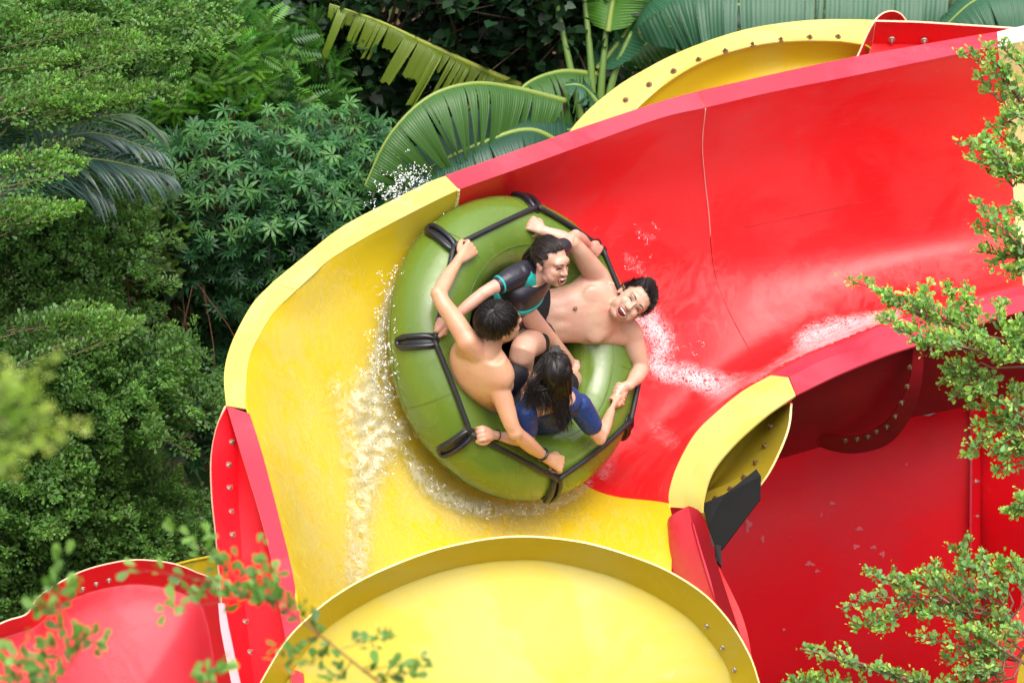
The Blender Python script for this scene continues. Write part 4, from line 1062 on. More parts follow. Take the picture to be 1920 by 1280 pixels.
# leaf outlines: x along the leaf, y across, z up; faces
def L_small():      # rounded spoon leaf, folded on the midrib
    V = [(0, 0, 0), (.45, .22, .05), (.82, .27, .06), (1, 0, .0), (.82, -.27, .06), (.45, -.22, .05)]
    return np.array(V), np.array([(0, 1, 2, 3), (0, 3, 4, 5)])
def L_diamond():
    return np.array([(0, 0, 0), (.5, .26, .07), (1, 0, -.05), (.5, -.26, .07)]), np.array([(0, 1, 2, 3)])
def L_lance(n=7):   # palmate: narrow leaflets spread in a fan
    V = []; F = []
    for i in range(n):
        a = math.radians(-135 + 270 * i / (n - 1)); L = 1 - .25 * abs(i - (n - 1) / 2) / ((n - 1) / 2)
        c, s = math.cos(a), math.sin(a); k = len(V)
        for (x, y, z) in ((0, 0, 0), (.5, .11, .06), (1, 0, -.12), (.5, -.11, .06)):
            x *= L; V.append((x * c - y * s, x * s + y * c, z))
        F.append((k, k + 1, k + 2, k + 3))
    return np.array(V), np.array(F)
def L_pinnate(n=9):
    V = []; F = []
    for i in range(n):
        x0 = .12 + .86 * i / n; L = .34 * (1 - .5 * (i / n) ** 2) * (.7 + .3 * min(1, i / 2))
        for q in (-1, 1):
            k = len(V)
            for (u, v_) in ((0, 0), (.5, .045), (1, 0), (.5, -.045)):
                V.append((x0 + u * L * .35 + v_ * .9, q * (u * L) , -.10 * u * u - .15 * x0 * x0 + .03)); 
            F.append((k, k + 1, k + 2, k + 3))
    return np.array(V), np.array(F)
def L_heart():
    V = [(0, 0, 0), (-.1, .28, .05), (.25, .45, .03), (.65, .27, 0), (1, 0, -.12), (.65, -.27, 0), (.25, -.45, .03), (-.1, -.28, .05)]
    return np.array(V), np.array([(0, 1, 2, 3), (0, 3, 4, 4), (0, 4, 5, 5), (0, 5, 6, 7)])[:, :]
SHAPES = dict(small=L_small(), diamond=L_diamond(), cassava=L_lance(), pinnate=L_pinnate())
hv_, hf_ = L_heart(); SHAPES['heart'] = (hv_, np.array([(0, 1, 2, 3), (0, 3, 4, 5), (0, 5, 6, 7)]))
def leaves(pos, dirs, nor, size, colr, shape):
    """one mesh worth of leaves; returns V, F, C"""
    LV, LF = SHAPES[shape]; n = len(pos)
    d = dirs / (np.linalg.norm(dirs, axis=1)[:, None] + 1e-9)
    s = np.cross(nor, d); s /= np.linalg.norm(s, axis=1)[:, None] + 1e-9
    u = np.cross(d, s)
    V = pos[:, None] + size[:, None, None] * (d[:, None] * LV[None, :, :1] + s[:, None] * LV[None, :, 1:2] + u[:, None] * LV[None, :, 2:3])
    F = (LF[None] + (np.arange(n) * len(LV))[:, None, None]).reshape(-1, LF.shape[1])
    C = np.repeat(np.column_stack([colr, np.ones(n)])[:, None], len(LV), 1)
    return V.reshape(-1, 3), F, C.reshape(-1, 4)
def build_leaves(name, chunks, mat, parent, kind=None, label=None):
    Vs, Fs, Cs, o = [], [], [], 0
    for V, F, C in chunks:
        Vs.append(V); Fs.append(F + o); Cs.append(C); o += len(V)
    ob = mesh_obj(name, np.vstack(Vs), np.vstack(Fs), mat, None, False, label, kind, colors=np.vstack(Cs))
    if parent is not None: adopt(ob, parent)
    return ob
def shade(base, n, var=.25, hue=.12, rg=rng):
    b = np.asarray(base)[None] * (1 + rg.normal(0, var, (n, 1)))
    b = b * (1 + rg.normal(0, hue, (n, 3)) * np.array([1, .4, .6]))
    return np.clip(b, .003, .6)
def rand_dirs(n, rg=rng):
    v = rg.normal(0, 1, (n, 3)); return v / np.linalg.norm(v, axis=1)[:, None]
def sprays(bases, tips, per, spread, size, base_c, tip_c, shape, rg=rng, upn=.9, sv=.2, flat=.5, curl=.4, power=.7):
    """leafy shoots from base to tip, thinning and brighter at the tip"""
    n = len(bases); N = n * per
    t = np.tile(np.linspace(.02, 1, per), n) ** power
    bi = np.repeat(np.arange(n), per)
    ax = tips[bi] - bases[bi]; L = np.linalg.norm(ax, axis=1)[:, None] + 1e-9; a = ax / L
    off = rg.normal(0, 1, (N, 3)); off -= a * (off * a).sum(1)[:, None]; off[:, 2] *= flat
    rad = spread[bi][:, None] * (1 - t[:, None]) ** .6 * np.abs(rg.normal(0, 1, (N, 1))) ** .7
    offn = off / (np.linalg.norm(off, axis=1)[:, None] + 1e-9)
    pos = bases[bi] + ax * t[:, None] + offn * rad
    pos[:, 2] -= curl * 0 * t
    dirs = a * .6 + offn * .9 + rg.normal(0, .35, (N, 3)); dirs[:, 2] += .25
    nor = np.array([0, 0, 1.0]) * upn + rg.normal(0, .45, (N, 3))
    c = np.asarray(base_c)[None] * (1 - t[:, None]) + np.asarray(tip_c)[None] * t[:, None]
    tint = (1 + rg.normal(0, .22, (n, 1)))[bi]
    c = np.clip(c * tint * (1 + rg.normal(0, .2, (N, 1))) * (1 + rg.normal(0, .08, (N, 3))), .003, .7)
    sz = size * (1 + rg.normal(0, sv, N)) * (1 - .35 * t)
    return leaves(pos, dirs, nor, np.clip(sz, size * .3, size * 2), c, shape)
def crown_sprays(c, r, n, rg, inner=.35, up=.3, cam_bias=.35, shootlen=None):
    d = rand_dirs(n, rg); d[:, 2] = d[:, 2] + up; d -= FV * cam_bias; d /= np.linalg.norm(d, axis=1)[:, None]
    lump = 1 + .22 * np.sin(d[:, 0] * 7 + c[0] * 9) * np.cos(d[:, 2] * 6 + c[1] * 5) + rg.normal(0, .09, n)
    tips = c + d * np.asarray(r) * lump[:, None]
    if shootlen is None: bases = c + d * np.asarray(r) * inner
    else:
        bases = tips - (d * .7 + rg.normal(0, .35, (n, 3))) * shootlen
    return bases, tips
def bush(name, label, cat, c, r, n, per, spread, size, c0, c1, shape, group=None, seed=1, mat=None, trunk=True, **k):
    rg = np.random.default_rng(seed); c = np.asarray(c, float)
    base = (c[0], c[1], 0.0)
    t = thing(name, label, cat, base, group)
    sl = k.pop('shootlen', None); up = k.pop('up', .3); cb = k.pop('cam_bias', .35)
    # layered crown: an outer coat of shoots and a sparser inner one
    b1, t1 = crown_sprays(c, r, n, rg, up=up, cam_bias=cb, shootlen=sl)
    b2, t2 = crown_sprays(c, np.asarray(r) * .72, n // 2, rg, up=up, cam_bias=cb, shootlen=sl)
    ch = [sprays(b1, t1, per, np.full(n, spread), size, c0, c1, shape, rg, **k),
          sprays(b2, t2, per, np.full(n // 2, spread * 1.2), size, np.asarray(c0) * .9, c0, shape, rg, **k)]
    build_leaves('foliage', ch, mat or LEAF, t, 'stuff')
    if trunk:
        parts = []
        top = c - np.array([0, 0, r[2] * .2])
        parts.append(tube_mesh([(base[0], base[1], -.1), (base[0] + .05, base[1] + .03, top[2] * .5), top], [.045, .035, .02], 8, True, 10))
        for i in range(0, n, max(1, n // 40)):
            m_ = (top + t1[i]) / 2 + rg.normal(0, .04, 3)
            parts.append(tube_mesh([top, m_, t1[i]], [.010, .006, .0015], 4, False))
        adopt(mesh_obj('trunk', *merge(parts), WOOD), t)
    return t

# ---- undergrowth that covers the soil (nobody could count it)
rg = np.random.default_rng(5)
N = 5200
gp = np.column_stack([rg.uniform(-5.2, 7, N), rg.uniform(-3.0, 13, N), np.zeros(N)])
Xp = np.array([proj(p) for p in gp]); keep = (Xp[:, 0] > -250) & (Xp[:, 0] < 2300) & (Xp[:, 1] < 1500) & (Xp[:, 1] > -450)
bare = (np.hypot((Xp[:, 0] - 385) / 60, (Xp[:, 1] - 592) / 28) < 1)
gp = gp[keep & ~bare]
tips = gp + np.column_stack([rg.normal(0, .12, (len(gp), 2)), rg.uniform(.12, .55, len(gp))])
build_leaves('undergrowth', [sprays(gp, tips, 26, np.full(len(gp), .12), .055, (.03, .09, .02), (.09, .21, .05), 'diamond', rg)], LEAF, None, 'stuff')

# ---- left: fine-leaved shrubs in layers (px, py, height, radii)
GA0, GA1 = (.065, .155, .035), (.16, .31, .065)
fine = [
    ((120, 60), 4.2, (.75, .5, .26), 300, 'fine-leaved tree with bright spreading layers in the upper left corner'),
    ((20, 240), 3.0, (.5, .4, .24), 200, 'fine-leaved shrub layer against the left edge above the palm'),
    ((90, 470), 3.0, (.62, .5, .38), 300, 'fine-leaved shrub below the dark palm at the left edge'),
    ((150, 720), 2.6, (.72, .55, .42), 420, 'broad fine-leaved shrub at mid height on the left'),
    ((40, 900), 2.3, (.55, .5, .40), 300, 'fine-leaved shrub low at the left edge, behind the blurred yellow twig'),
    ((200, 1010), 1.7, (.62, .5, .42), 380, 'fine-leaved shrub directly above the lower left red shell'),
    ((60, 1110), 1.6, (.5, .4, .35), 200, 'fine-leaved shrub in the lower left, beside the red shell kink'),
]
for i, ((x, y), z, r, n, lab) in enumerate(fine):
    bush('fine_leaved_shrub', lab, 'shrub', G(x, y, z), r, n, 85, .055, .030, GA0, GA1, 'small', 'fine-leaved shrubs on the left', 40 + i, shootlen=.26)
# long arching shoots of the upper tree
def branchy(parent, tips_px, z, length, per, spread, size, c0, c1, seed, shape='small', direction=(1, .1, .25)):
    rg = np.random.default_rng(seed)
    tips = np.array([G(x, y, z) for x, y in tips_px]); d = nrm(direction)
    bases = tips - d * length + rg.normal(0, .04, tips.shape)
    build_leaves('foliage', [sprays(bases, tips, per, np.full(len(tips), spread), size, c0, c1, shape, rg)], LEAF, parent, 'stuff')
    parts = [tube_mesh([b, (b + t_) / 2 + np.array([0, 0, .0]), t_], [.003, .0025, .001], 4, False) for b, t_ in zip(bases, tips)]
    adopt(mesh_obj('branch', *merge(parts), WOOD, kind='stuff'), parent)
ft = bush('fine_leaved_tree', 'tree reaching long feathery branches in from the left above the palm fronds', 'tree', G(-130, 140, 4.4), (.5, .5, .5), 160, 80, .055, .03, GA0, GA1, 'small', None, 77, shootlen=.26)
tp = []
rg = np.random.default_rng(31)
for (x0, y0, x1, y1, k) in ((60, 40, 285, 62, 22), (80, 110, 290, 80, 18), (120, 150, 298, 165, 22), (30, 175, 250, 180, 22), (20, 290, 165, 300, 12), (60, 390, 160, 380, 12), (200, 590, 262, 610, 8), (130, 600, 255, 590, 12)):
    for _ in range(k):
        f = rg.random(); tp.append((x0 + (x1 - x0) * f + rg.normal(0, 8), y0 + (y1 - y0) * f + rg.normal(0, 12)))
branchy(ft, tp, 4.6, .34, 150, .045, .028, GA0, (.15, .30, .05), 9)

# ---- cassava stand, centre left: every near leaf an object
cas_cols = [(.055, .18, .050), (.085, .25, .075), (.11, .29, .07)]
def cassava_mesh(k):
    rg = np.random.default_rng(k); LV, LF = SHAPES['cassava']
    V = LV.copy(); V[:, 2] += -.10 * (V[:, 0] ** 2 + V[:, 1] ** 2) + rg.normal(0, .01, len(V))
    me = bpy.data.meshes.new('leaf'); me.from_pydata([tuple(v) for v in V], [], [tuple(int(q) for q in f) for f in LF])
    ca = me.color_attributes.new('Col', 'FLOAT_COLOR', 'POINT'); c = cas_cols[k % 3]
    ca.data.foreach_set('color', np.tile([*c, 1], len(V)).astype(np.float32)); me.materials.append(LEAF); return me
CM = [cassava_mesh(k) for k in range(6)]
cas = [((450, 370), 2.7, (.60, .6, .5), 'cassava plant with palmate leaves rising left of the torn banana leaf'),
       ((620, 350), 2.6, (.45, .5, .45), 'cassava plant with palmate leaves close to the big banana leaf'),
       ((420, 500), 2.2, (.6, .5, .5), 'cassava plant with palmate leaves at the middle left'),
       ((570, 450), 2.1, (.55, .45, .45), 'cassava plant with palmate leaves just above the yellow rim'),
       ((370, 690), 1.7, (.45, .4, .5), 'cassava plant with palmate leaves left of the yellow bend'),
       ((430, 540), 1.5, (.4, .4, .3), 'small cassava plant beside the patch of orange soil')]
for ci, ((x, y), z, r, lab) in enumerate(cas):
    rg = np.random.default_rng(60 + ci); c = G(x, y, z); t = thing('cassava_plant', lab, 'plant', (c[0], c[1], 0), 'cassava plants on the left')
    stems = []
    nn_ = 190 if ci < 4 else 110
    d = rand_dirs(nn_, rg); d[:, 2] = abs(d[:, 2]) * .9 + .1; d -= FV * .35; d /= np.linalg.norm(d, axis=1)[:, None]
    for k in range(nn_):
        p = c + d[k] * np.array(r) * rg.uniform(.75, 1.1)
        s_ = rg.uniform(.05, .105)
        nrm_ = nrm(np.array([0, 0, 1]) + d[k] * .7 + rg.normal(0, .45, 3)); fw = nrm(np.cross(nrm_, rg.normal(0, 1, 3)) * .6 + d[k])
        fw = nrm(fw - nrm_ * (fw @ nrm_)); sd = np.cross(nrm_, fw)
        o = bpy.data.objects.new('leaf', CM[rg.integers(6)]); col.objects.link(o)
        M = Matrix(((fw[0], sd[0], nrm_[0], p[0] - c[0]), (fw[1], sd[1], nrm_[1], p[1] - c[1]), (fw[2], sd[2], nrm_[2], p[2]), (0, 0, 0, 1)))
        o.matrix_basis = M @ Matrix.Scale(s_, 4); o.parent = t
        stems.append(tube_mesh([p, p - d[k] * .14 - np.array([0, 0, .03]), c + (p - c) * .3 - np.array([0, 0, .1])], [.002, .0025, .004], 4, False))
    stems.append(tube_mesh([(c[0], c[1], -.1), (c[0] + .02, c[1], z * .5), c - np.array([0, 0, .1])], [.02, .016, .01], 6, True, 6))
    adopt(mesh_obj('stem', *merge(stems), TWIG), t)
    # inner and far leaves, too many to pick apart
    b1, t1 = crown_sprays(c - np.array([0, 0, .12]), np.array(r) * 1.0, 110, rg, up=.2, shootlen=.2)
    build_leaves('foliage', [sprays(b1, t1, 16, np.full(110, .12), .085, (.025, .085, .035), (.06, .18, .07), 'cassava', rg)], LEAF, t, 'stuff')

# ---- pinnate-leaved bushes behind, and the dark thicket
PB0, PB1 = (.025, .09, .02), (.08, .23, .03)
pin = [((340, 130), 3.0, (.5, .5, .55), 70, PB1, 'feathery-leaved bush behind the palm'),
       ((430, 210), 2.8, (.55, .5, .45), 80, (.13, .32, .035), 'bright feathery-leaved bush in the clearing left of the thicket'),
       ((540, 170), 2.6, (.45, .5, .5), 60, PB1, 'feathery-leaved bush at the edge of the dark thicket'),
       ((450, 40), 2.7, (.6, .5, .5), 60, (.045, .14, .028), 'darker feathery-leaved bush at the top of the picture')]
for i, ((x, y), z, r, n, c1, lab) in enumerate(pin):
    bush('feathery_bush', lab, 'bush', G(x, y, z), r, n, 11, .10, .17, PB0, c1, 'pinnate', 'feathery-leaved bushes', 90 + i, shootlen=.3)
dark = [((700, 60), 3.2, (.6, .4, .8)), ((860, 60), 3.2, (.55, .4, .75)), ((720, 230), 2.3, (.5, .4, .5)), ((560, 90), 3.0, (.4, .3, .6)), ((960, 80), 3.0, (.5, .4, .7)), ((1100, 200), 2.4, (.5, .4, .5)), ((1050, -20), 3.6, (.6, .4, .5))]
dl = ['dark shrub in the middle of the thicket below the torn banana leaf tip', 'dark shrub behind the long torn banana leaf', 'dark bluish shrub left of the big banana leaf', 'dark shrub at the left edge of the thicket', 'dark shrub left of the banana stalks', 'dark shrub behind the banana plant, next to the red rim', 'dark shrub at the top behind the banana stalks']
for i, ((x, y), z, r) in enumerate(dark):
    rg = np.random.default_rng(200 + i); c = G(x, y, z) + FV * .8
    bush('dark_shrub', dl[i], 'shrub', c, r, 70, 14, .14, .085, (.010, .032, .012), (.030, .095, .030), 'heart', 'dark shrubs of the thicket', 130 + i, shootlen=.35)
# bare trunks and twigs in the shade of the thicket
for k, (xa, ya, xb, yb, r, lab) in enumerate(((905, -40, 880, 330, .05, 'slim bare trunk in the thicket below the torn banana leaf'), (560, 60, 520, 300, .02, 'thin pale stem standing left in the thicket'), (780, -20, 770, 250, .03, 'thin bare trunk in the middle of the thicket'))):
    a, b = P(xa, ya, 9.0), P(xb, yb, 8.0)
    b = G(xb, yb, .0)
    a = b + (0, 0, 3.6) + np.array([.15 * (k - 1), .1, 0])
    t = tag(mesh_obj('bare_trunk', *tube_mesh([b - np.array([0, 0, .1]), (a + b) / 2 + (.06, 0, 0), a], [r, r * .8, r * .5], 9, True, 10), WOOD), lab, 'tree trunk')

# ---- vine with heart-shaped leaves on the left
vn = thing('vine_tangle', 'tangled vine with heart-shaped leaves below the palm fronds', 'vine', tuple(G(240, 480, 0)))
rg = np.random.default_rng(17)
ct = G(235, 470, 2.7); b1, t1 = crown_sprays(ct, (.34, .3, .42), 90, rg, shootlen=.25)
build_leaves('foliage', [sprays(b1, t1, 12, np.full(90, .10), .075, (.03, .075, .02), (.095, .17, .03), 'heart', rg)], LEAF, vn, 'stuff')
ct2 = G(290, 640, 2.0); b2, t2 = crown_sprays(ct2, (.22, .3, .6), 70, rg, shootlen=.25)
build_leaves('foliage', [sprays(b2, t2, 14, np.full(70, .10), .060, (.025, .06, .02), (.06, .12, .03), 'heart', rg)], LEAF, vn, 'stuff')
vp = []
for _ in range(60):
    a = ct + rg.normal(0, 1, 3) * (.28, .2, .35); b = a + rg.normal(0, 1, 3) * (.15, .1, .1) - (0, 0, rg.uniform(.2, .9)); m_ = (a + b) / 2 + rg.normal(0, .08, 3)
    vp.append(tube_mesh([a, m_, b], [.003, .0035, .002], 4, False, 8))
adopt(mesh_obj('stem', *merge(vp), TWIG), vn)

# ---- palm: arching fronds of narrow leaflets
palm = thing('palm', 'dark blue-green palm with drooping fronds near the left edge', 'palm', tuple(G(20, 330, 0)))
PALM = [(.020, .055, .040), (.035, .080, .060), (.045, .10, .035)]
def frond(pts, L, droop, colr, seed, parent, n=44, side=(1, -1)):
    rg = np.random.default_rng(seed); q = catmull(np.array(pts), n); T = np.gradient(q, axis=0); T /= np.linalg.norm(T, axis=1)[:, None]
    Vs = []; F = []; C = []
    for i in range(2, n):
        for s_ in side:
            sd = nrm(np.cross(T[i], [0, 0, 1])) * s_; ln = L * math.sin(math.pi * min(.97, .12 + .85 * i / n)) ** .6 * rg.uniform(.85, 1.1)
            d0 = nrm(sd * .8 + T[i] * .7 + np.array([0, 0, .15]) + rg.normal(0, .06, 3)); w = .011
            p = q[i].copy(); k0 = len(Vs); d = d0.copy(); cc = np.clip(np.array(colr) * (1 + rg.normal(0, .18)), .004, .5)
            for j in range(6):
                t = j / 5; ww = w * (1 - t) ** .5 * (1 if j else .5)
                wd = nrm(np.cross(d, [0, 0, 1]) + 1e-6); 
                Vs += [p + wd * ww, p + np.array([0, 0, -.35 * ww]), p - wd * ww]; C += [(*cc, 1)] * 3
                if j < 5:
                    d = nrm(d + np.array([0, 0, -droop * (.3 + t)])); p = p + d * ln / 5
            for j in range(5):
                a = k0 + j * 3
                F += [(a, a + 1, a + 4, a + 3), (a + 1, a + 2, a + 5, a + 4)]
    fr = mesh_obj('frond', np.array(Vs), np.array(F), LEAFD, None, False, colors=np.array(C)); adopt(fr, parent)
    st = mesh_obj('rachis', *tube_mesh(q, np.linspace(.012, .003, n), 6), plain_rachis); st.parent = fr
    return fr
plain_rachis = plain('frond_rachis', (.09, .13, .03), .5)
fz = 4.15
for i, (pp_, L, dr, ck) in enumerate((
    ([(-60, 420), (60, 290), (170, 250), (300, 285)], .34, .30, 1), ([(-60, 380), (70, 300), (190, 300), (318, 330)], .36, .34, 0),
    ([(-40, 300), (60, 200), (160, 190), (265, 225)], .32, .30, 0), ([(0, 210), (110, 120), (210, 105), (295, 140)], .26, .25, 1),
    ([(-60, 440), (40, 340), (120, 330), (200, 370)], .34, .32, 1), ([(20, 330), (130, 240), (240, 215), (300, 245)], .30, .30, 2), ([(-80, 330), (-10, 210), (60, 170), (150, 190)], .34, .3, 0))):
    frond([G(x, y, fz + .12 * math.sin(j * 1.2) - .02 * i) for j, (x, y) in enumerate(pp_)], L, dr, PALM[ck], 300 + i, palm)
b = G(-160, 400, fz - .1)
adopt(mesh_obj('trunk', *tube_mesh([(b[0], b[1], -.1), (b[0] + .03, b[1], 1.6), b], [.12, .10, .08], 12, True, 12), WOOD), palm)

# ---- banana plants
def bananamat(name, c0, c1, rough=.4, trans=.3):
    m, nt, b = newmat(name)
    uvn = nd(nt, 'ShaderNodeUVMap'); sx = nd(nt, 'ShaderNodeSeparateXYZ'); nt.links.new(uvn.outputs[0], sx.inputs[0])
    mu = nd(nt, 'ShaderNodeMath', operation='MULTIPLY'); mu.inputs[1].default_value = 560; nt.links.new(sx.outputs[0], mu.inputs[0])
    si = nd(nt, 'ShaderNodeMath', operation='SINE'); nt.links.new(mu.outputs[0], si.inputs[0])
    mr = nd(nt, 'ShaderNodeMapRange'); mr.inputs[1].default_value = -1; nt.links.new(si.outputs[0], mr.inputs[0])
    f = noise_fac(nt, 3.5, 5, .6)
    c = mixc(nt, f, c0, c1)
    c = mixc(nt, ramp(nt, mr.outputs[0], [(.0, (0, 0, 0)), (1, (.35, .35, .35))]), c, tuple(x * 1.35 for x in c1))
    nt.links.new(c, b.inputs['Base Color']); b.inputs['Roughness'].default_value = rough
    bump(nt, b, mr.outputs[0], .35, .004)
    tr = nd(nt, 'ShaderNodeBsdfTranslucent'); nt.links.new(mixc(nt, f, tuple(x * y for x, y in zip(c0, (1.6, 1.5, .5))), tuple(x * y for x, y in zip(c1, (1.6, 1.5, .5)))), tr.inputs['Color'])
    mx = nd(nt, 'ShaderNodeMixShader'); mx.inputs[0].default_value = trans
    nt.links.new(b.outputs[0], mx.inputs[1]); nt.links.new(tr.outputs[0], mx.inputs[2])
    nt.links.new(mx.outputs[0], nt.nodes['Material Output'].inputs['Surface']); return m
BAN = bananamat('banana_leaf_green', (.040, .12, .020), (.065, .165, .035))
BANY = bananamat('banana_leaf_yellowing', (.14, .24, .015), (.20, .27, .03), .4, .45)
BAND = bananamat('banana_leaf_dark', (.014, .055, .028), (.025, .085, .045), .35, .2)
BANG = bananamat('banana_leaf_bluish', (.028, .105, .050), (.045, .15, .075), .42, .3)
RIB = plain('banana_midrib', (.20, .28, .05), .4); RIBY = plain('banana_midrib_yellow', (.32, .36, .06), .4)
def banana_leaf(mid, wl, wr, mat, parent, rib=RIB, tears=9, seed=1, droopl=.3, droopr=.3, gap=.25, upv=None, label=None, prof=.5, wob=.03, ragged=0):
    """mid: points of the midrib (world), wl/wr: blade widths on either side, torn into strips"""
    rg = np.random.default_rng(seed); n = 91; q = catmull(np.array(mid), n); T = np.gradient(q, axis=0); T /= np.linalg.norm(T, axis=1)[:, None]
    up = np.array([0, 0, 1.0]) if upv is None else nrm(upv)
    Vs = []; F = []; UVs = []; C = []
    for sgn, wd, dr in ((1, wl, droopl), (-1, wr, droopr)):
        if wd <= 0: continue
        cuts = sorted(rg.choice(np.arange(6, n - 4), tears, replace=False)) if tears else []
        edges = [1] + list(cuts) + [n - 1]
        for a, b in zip(edges, edges[1:]):
            if b - a < 1: continue
            tilt = rg.normal(0, .12); rl = 1 - ragged * rg.random(); k0 = len(Vs); m = b - a + 1; sk = rg.normal(0, .03)
            gp_ = gap * (rg.uniform(.2, 1) if tears else 0)
            for i in range(a, b + 1):
                s = i / (n - 1); w = wd * (math.sin(math.pi * min(1, s * .93 + .06)) ** prof) * rl * (1 + wob * math.sin(i * .9 + seed))
                side = nrm(np.cross(T[i], up)) * sgn; u_ = nrm(np.cross(side, T[i]) * sgn); u_ = u_ if u_ @ up > 0 else -u_
                fpos = (i - a) / max(1, m - 1) - .5
                for j in range(7):
                    t = j / 6
                    p = q[i] + side * w * t + u_ * (w * (.22 * t - (dr + tilt) * t * t * 1.3)) + T[i] * (w * (.16 + sk) * t - fpos * gp_ * (m / n) * 1.2 * t * t)
                    p = p + u_ * .006 * math.sin(i * 2.1) * t
                    Vs.append(p); UVs.append((s, t * sgn * .5 + .5))
            for i in range(m - 1):
                for j in range(6):
                    c_ = k0 + i * 7 + j; F.append((c_, c_ + 1, c_ + 8, c_ + 7))
    o = mesh_obj('leaf', np.array(Vs), np.array(F), mat, None, True, label, uv=np.array(UVs)); adopt(o, parent)
    r = mesh_obj('midrib', *tube_mesh(q, np.linspace(.020, .005, n), 8), rib); r.parent = o
    return o
ban = thing('banana_plant', 'banana plant with a long torn leaf and a big green leaf above the red rim', 'banana plant', tuple(G(1110, 300, 0)))
# crown of this plant sits near pixel (1110,190); stalks rise out of the frame
BZ = 3.6
def B_(pts, z0=None):
    return [P(x, y, d) for x, y, d in pts]
banana_leaf(B_([(975, 160, 3.6), (905, 130, 3.5), (800, 82, 3.4), (710, 40, 3.35), (618, 8, 3.3)]), 0.03, .27, BANY, ban, RIBY, 26, 3, .5, 1.5, .45, label='long yellowing leaf, torn to hanging shreds', ragged=.85, prof=.25)
banana_leaf(B_([(1060, 190, 2.6), (960, 165, 2.45), (880, 158, 2.3), (800, 185, 2.2), (730, 255, 2.15), (683, 350, 2.15)]), .015, .27, BAN, ban, RIB, 15, 5, .5, 1.15, .45, label='big green leaf arching over to the left')
banana_leaf(B_([(1120, 140, 3.2), (1050, 135, 3.1), (985, 160, 3.0), (950, 215, 3.0)]), .06, .28, BAN, ban, RIB, 13, 6, .8, .9, .5, ragged=.25)
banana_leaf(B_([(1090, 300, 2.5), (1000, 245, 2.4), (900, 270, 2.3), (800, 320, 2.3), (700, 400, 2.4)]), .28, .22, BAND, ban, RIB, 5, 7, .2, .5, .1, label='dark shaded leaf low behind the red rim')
banana_leaf(B_([(1135, 215, 2.7), (1105, 175, 2.65), (1085, 160, 2.6), (1060, 160, 2.6)]), .10, .12, BANG, ban, RIB, 5, 8, .3, .5, .4, label='small pale young leaf')
banana_leaf(B_([(1120, 130, 3.2), (1175, 60, 3.2), (1215, -10, 3.1), (1240, -80, 3.1)]), .24, .22, BANG, ban, RIB, 2, 10, .1, .3, .1)
banana_leaf(B_([(1060, 30, 3.3), (1040, -20, 3.3), (1000, -60, 3.3), (960, -60, 3.3)]), .20, .24, BAN, ban, RIB, 1, 11, .2, .2, .1)
banana_leaf(B_([(1140, 60, 3.1), (1150, 0, 3.1), (1170, -50, 3.1), (1200, -110, 3.1)]), .22, .20, bananamat('banana_leaf_bright', (.07, .23, .015), (.10, .28, .03), .35, .45), ban, RIB, 1, 12, .2, .2, .1)
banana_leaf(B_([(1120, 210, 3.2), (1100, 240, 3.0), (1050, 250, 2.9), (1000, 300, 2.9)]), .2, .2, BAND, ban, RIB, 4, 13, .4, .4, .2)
STALK = plain('banana_stalk', (.13, .22, .045), .4)
for k, pts in enumerate((((1095, 250), (1070, 130), (1040, -10)), ((1112, 240), (1108, 120), (1095, -10)), ((1122, 240), (1130, 130), (1140, 20)), ((1130, 230), (1155, 130), (1185, 60)))):
    adopt(mesh_obj('leaf_stalk', *tube_mesh([P(pts[0][0], pts[0][1], 3.2), P(pts[1][0], pts[1][1], 3.15), P(pts[2][0], pts[2][1], 3.15)], [.024, .020, .014], 10, True, 12), STALK), ban)
a = P(1112, 235, 3.2)
adopt(mesh_obj('pseudostem', *tube_mesh([(a[0], a[1], -.1), (a[0], a[1], a[2] * .5), a], [.13, .11, .07], 14, True, 12), plain('banana_stem', (.16, .2, .06), .5)), ban)
ban2 = thing('banana_plant', 'bluish green banana leaves hanging along the top right edge', 'banana plant', tuple(G(1700, -60, 0)))
banana_leaf(B_([(1960, -55, 4.0), (1750, -50, 3.9), (1500, -48, 3.8), (1300, -25, 3.8), (1190, 30, 3.8)]), .15, .46, BANG, ban2, RIB, 16, 21, .3, .75, .15, prof=.35)
banana_leaf(B_([(2100, -40, 3.6), (1960, -30, 3.5), (1840, -5, 3.4), (1760, 60, 3.4)]), .3, .3, BANG, ban2, RIB, 6, 22, .4, .5, .2)
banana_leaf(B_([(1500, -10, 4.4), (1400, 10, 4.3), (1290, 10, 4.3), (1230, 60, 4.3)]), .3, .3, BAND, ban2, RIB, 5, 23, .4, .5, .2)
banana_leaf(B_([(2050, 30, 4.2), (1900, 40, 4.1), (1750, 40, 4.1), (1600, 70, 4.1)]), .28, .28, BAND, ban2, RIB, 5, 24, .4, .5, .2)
banana_leaf(B_([(1420, 80, 4.2), (1340, 40, 4.1), (1260, 50, 4.1), (1180, 110, 4.1)]), .28, .28, BAN, ban2, RIB, 6, 25, .5, .5, .2)
a = P(2080, -20, 4.0)
adopt(mesh_obj('pseudostem', *tube_mesh([(a[0], a[1], -.1), (a[0], a[1], a[2] * .5), a], [.14, .12, .08], 14, True, 12), WOOD), ban2)
ban3 = thing('banana_plant', 'young banana plant with one upright leaf beside the left red joint flange', 'banana plant', tuple(G(380, 1010, 0)))
a = G(372, 1010, .5)
banana_leaf([a, G(385, 960, .75), G(375, 900, .95), G(350, 865, 1.0)], .09, .09, BAN, ban3, RIB, 0, 31, .1, .1, 0)
banana_leaf([a, G(345, 985, .7), G(330, 950, .8)], .07, .07, BANG, ban3, RIB, 2, 32, .1, .1, .1)
adopt(mesh_obj('pseudostem', *tube_mesh([(a[0], a[1], -.05), a], [.03, .02], 8, True), WOOD), ban3)

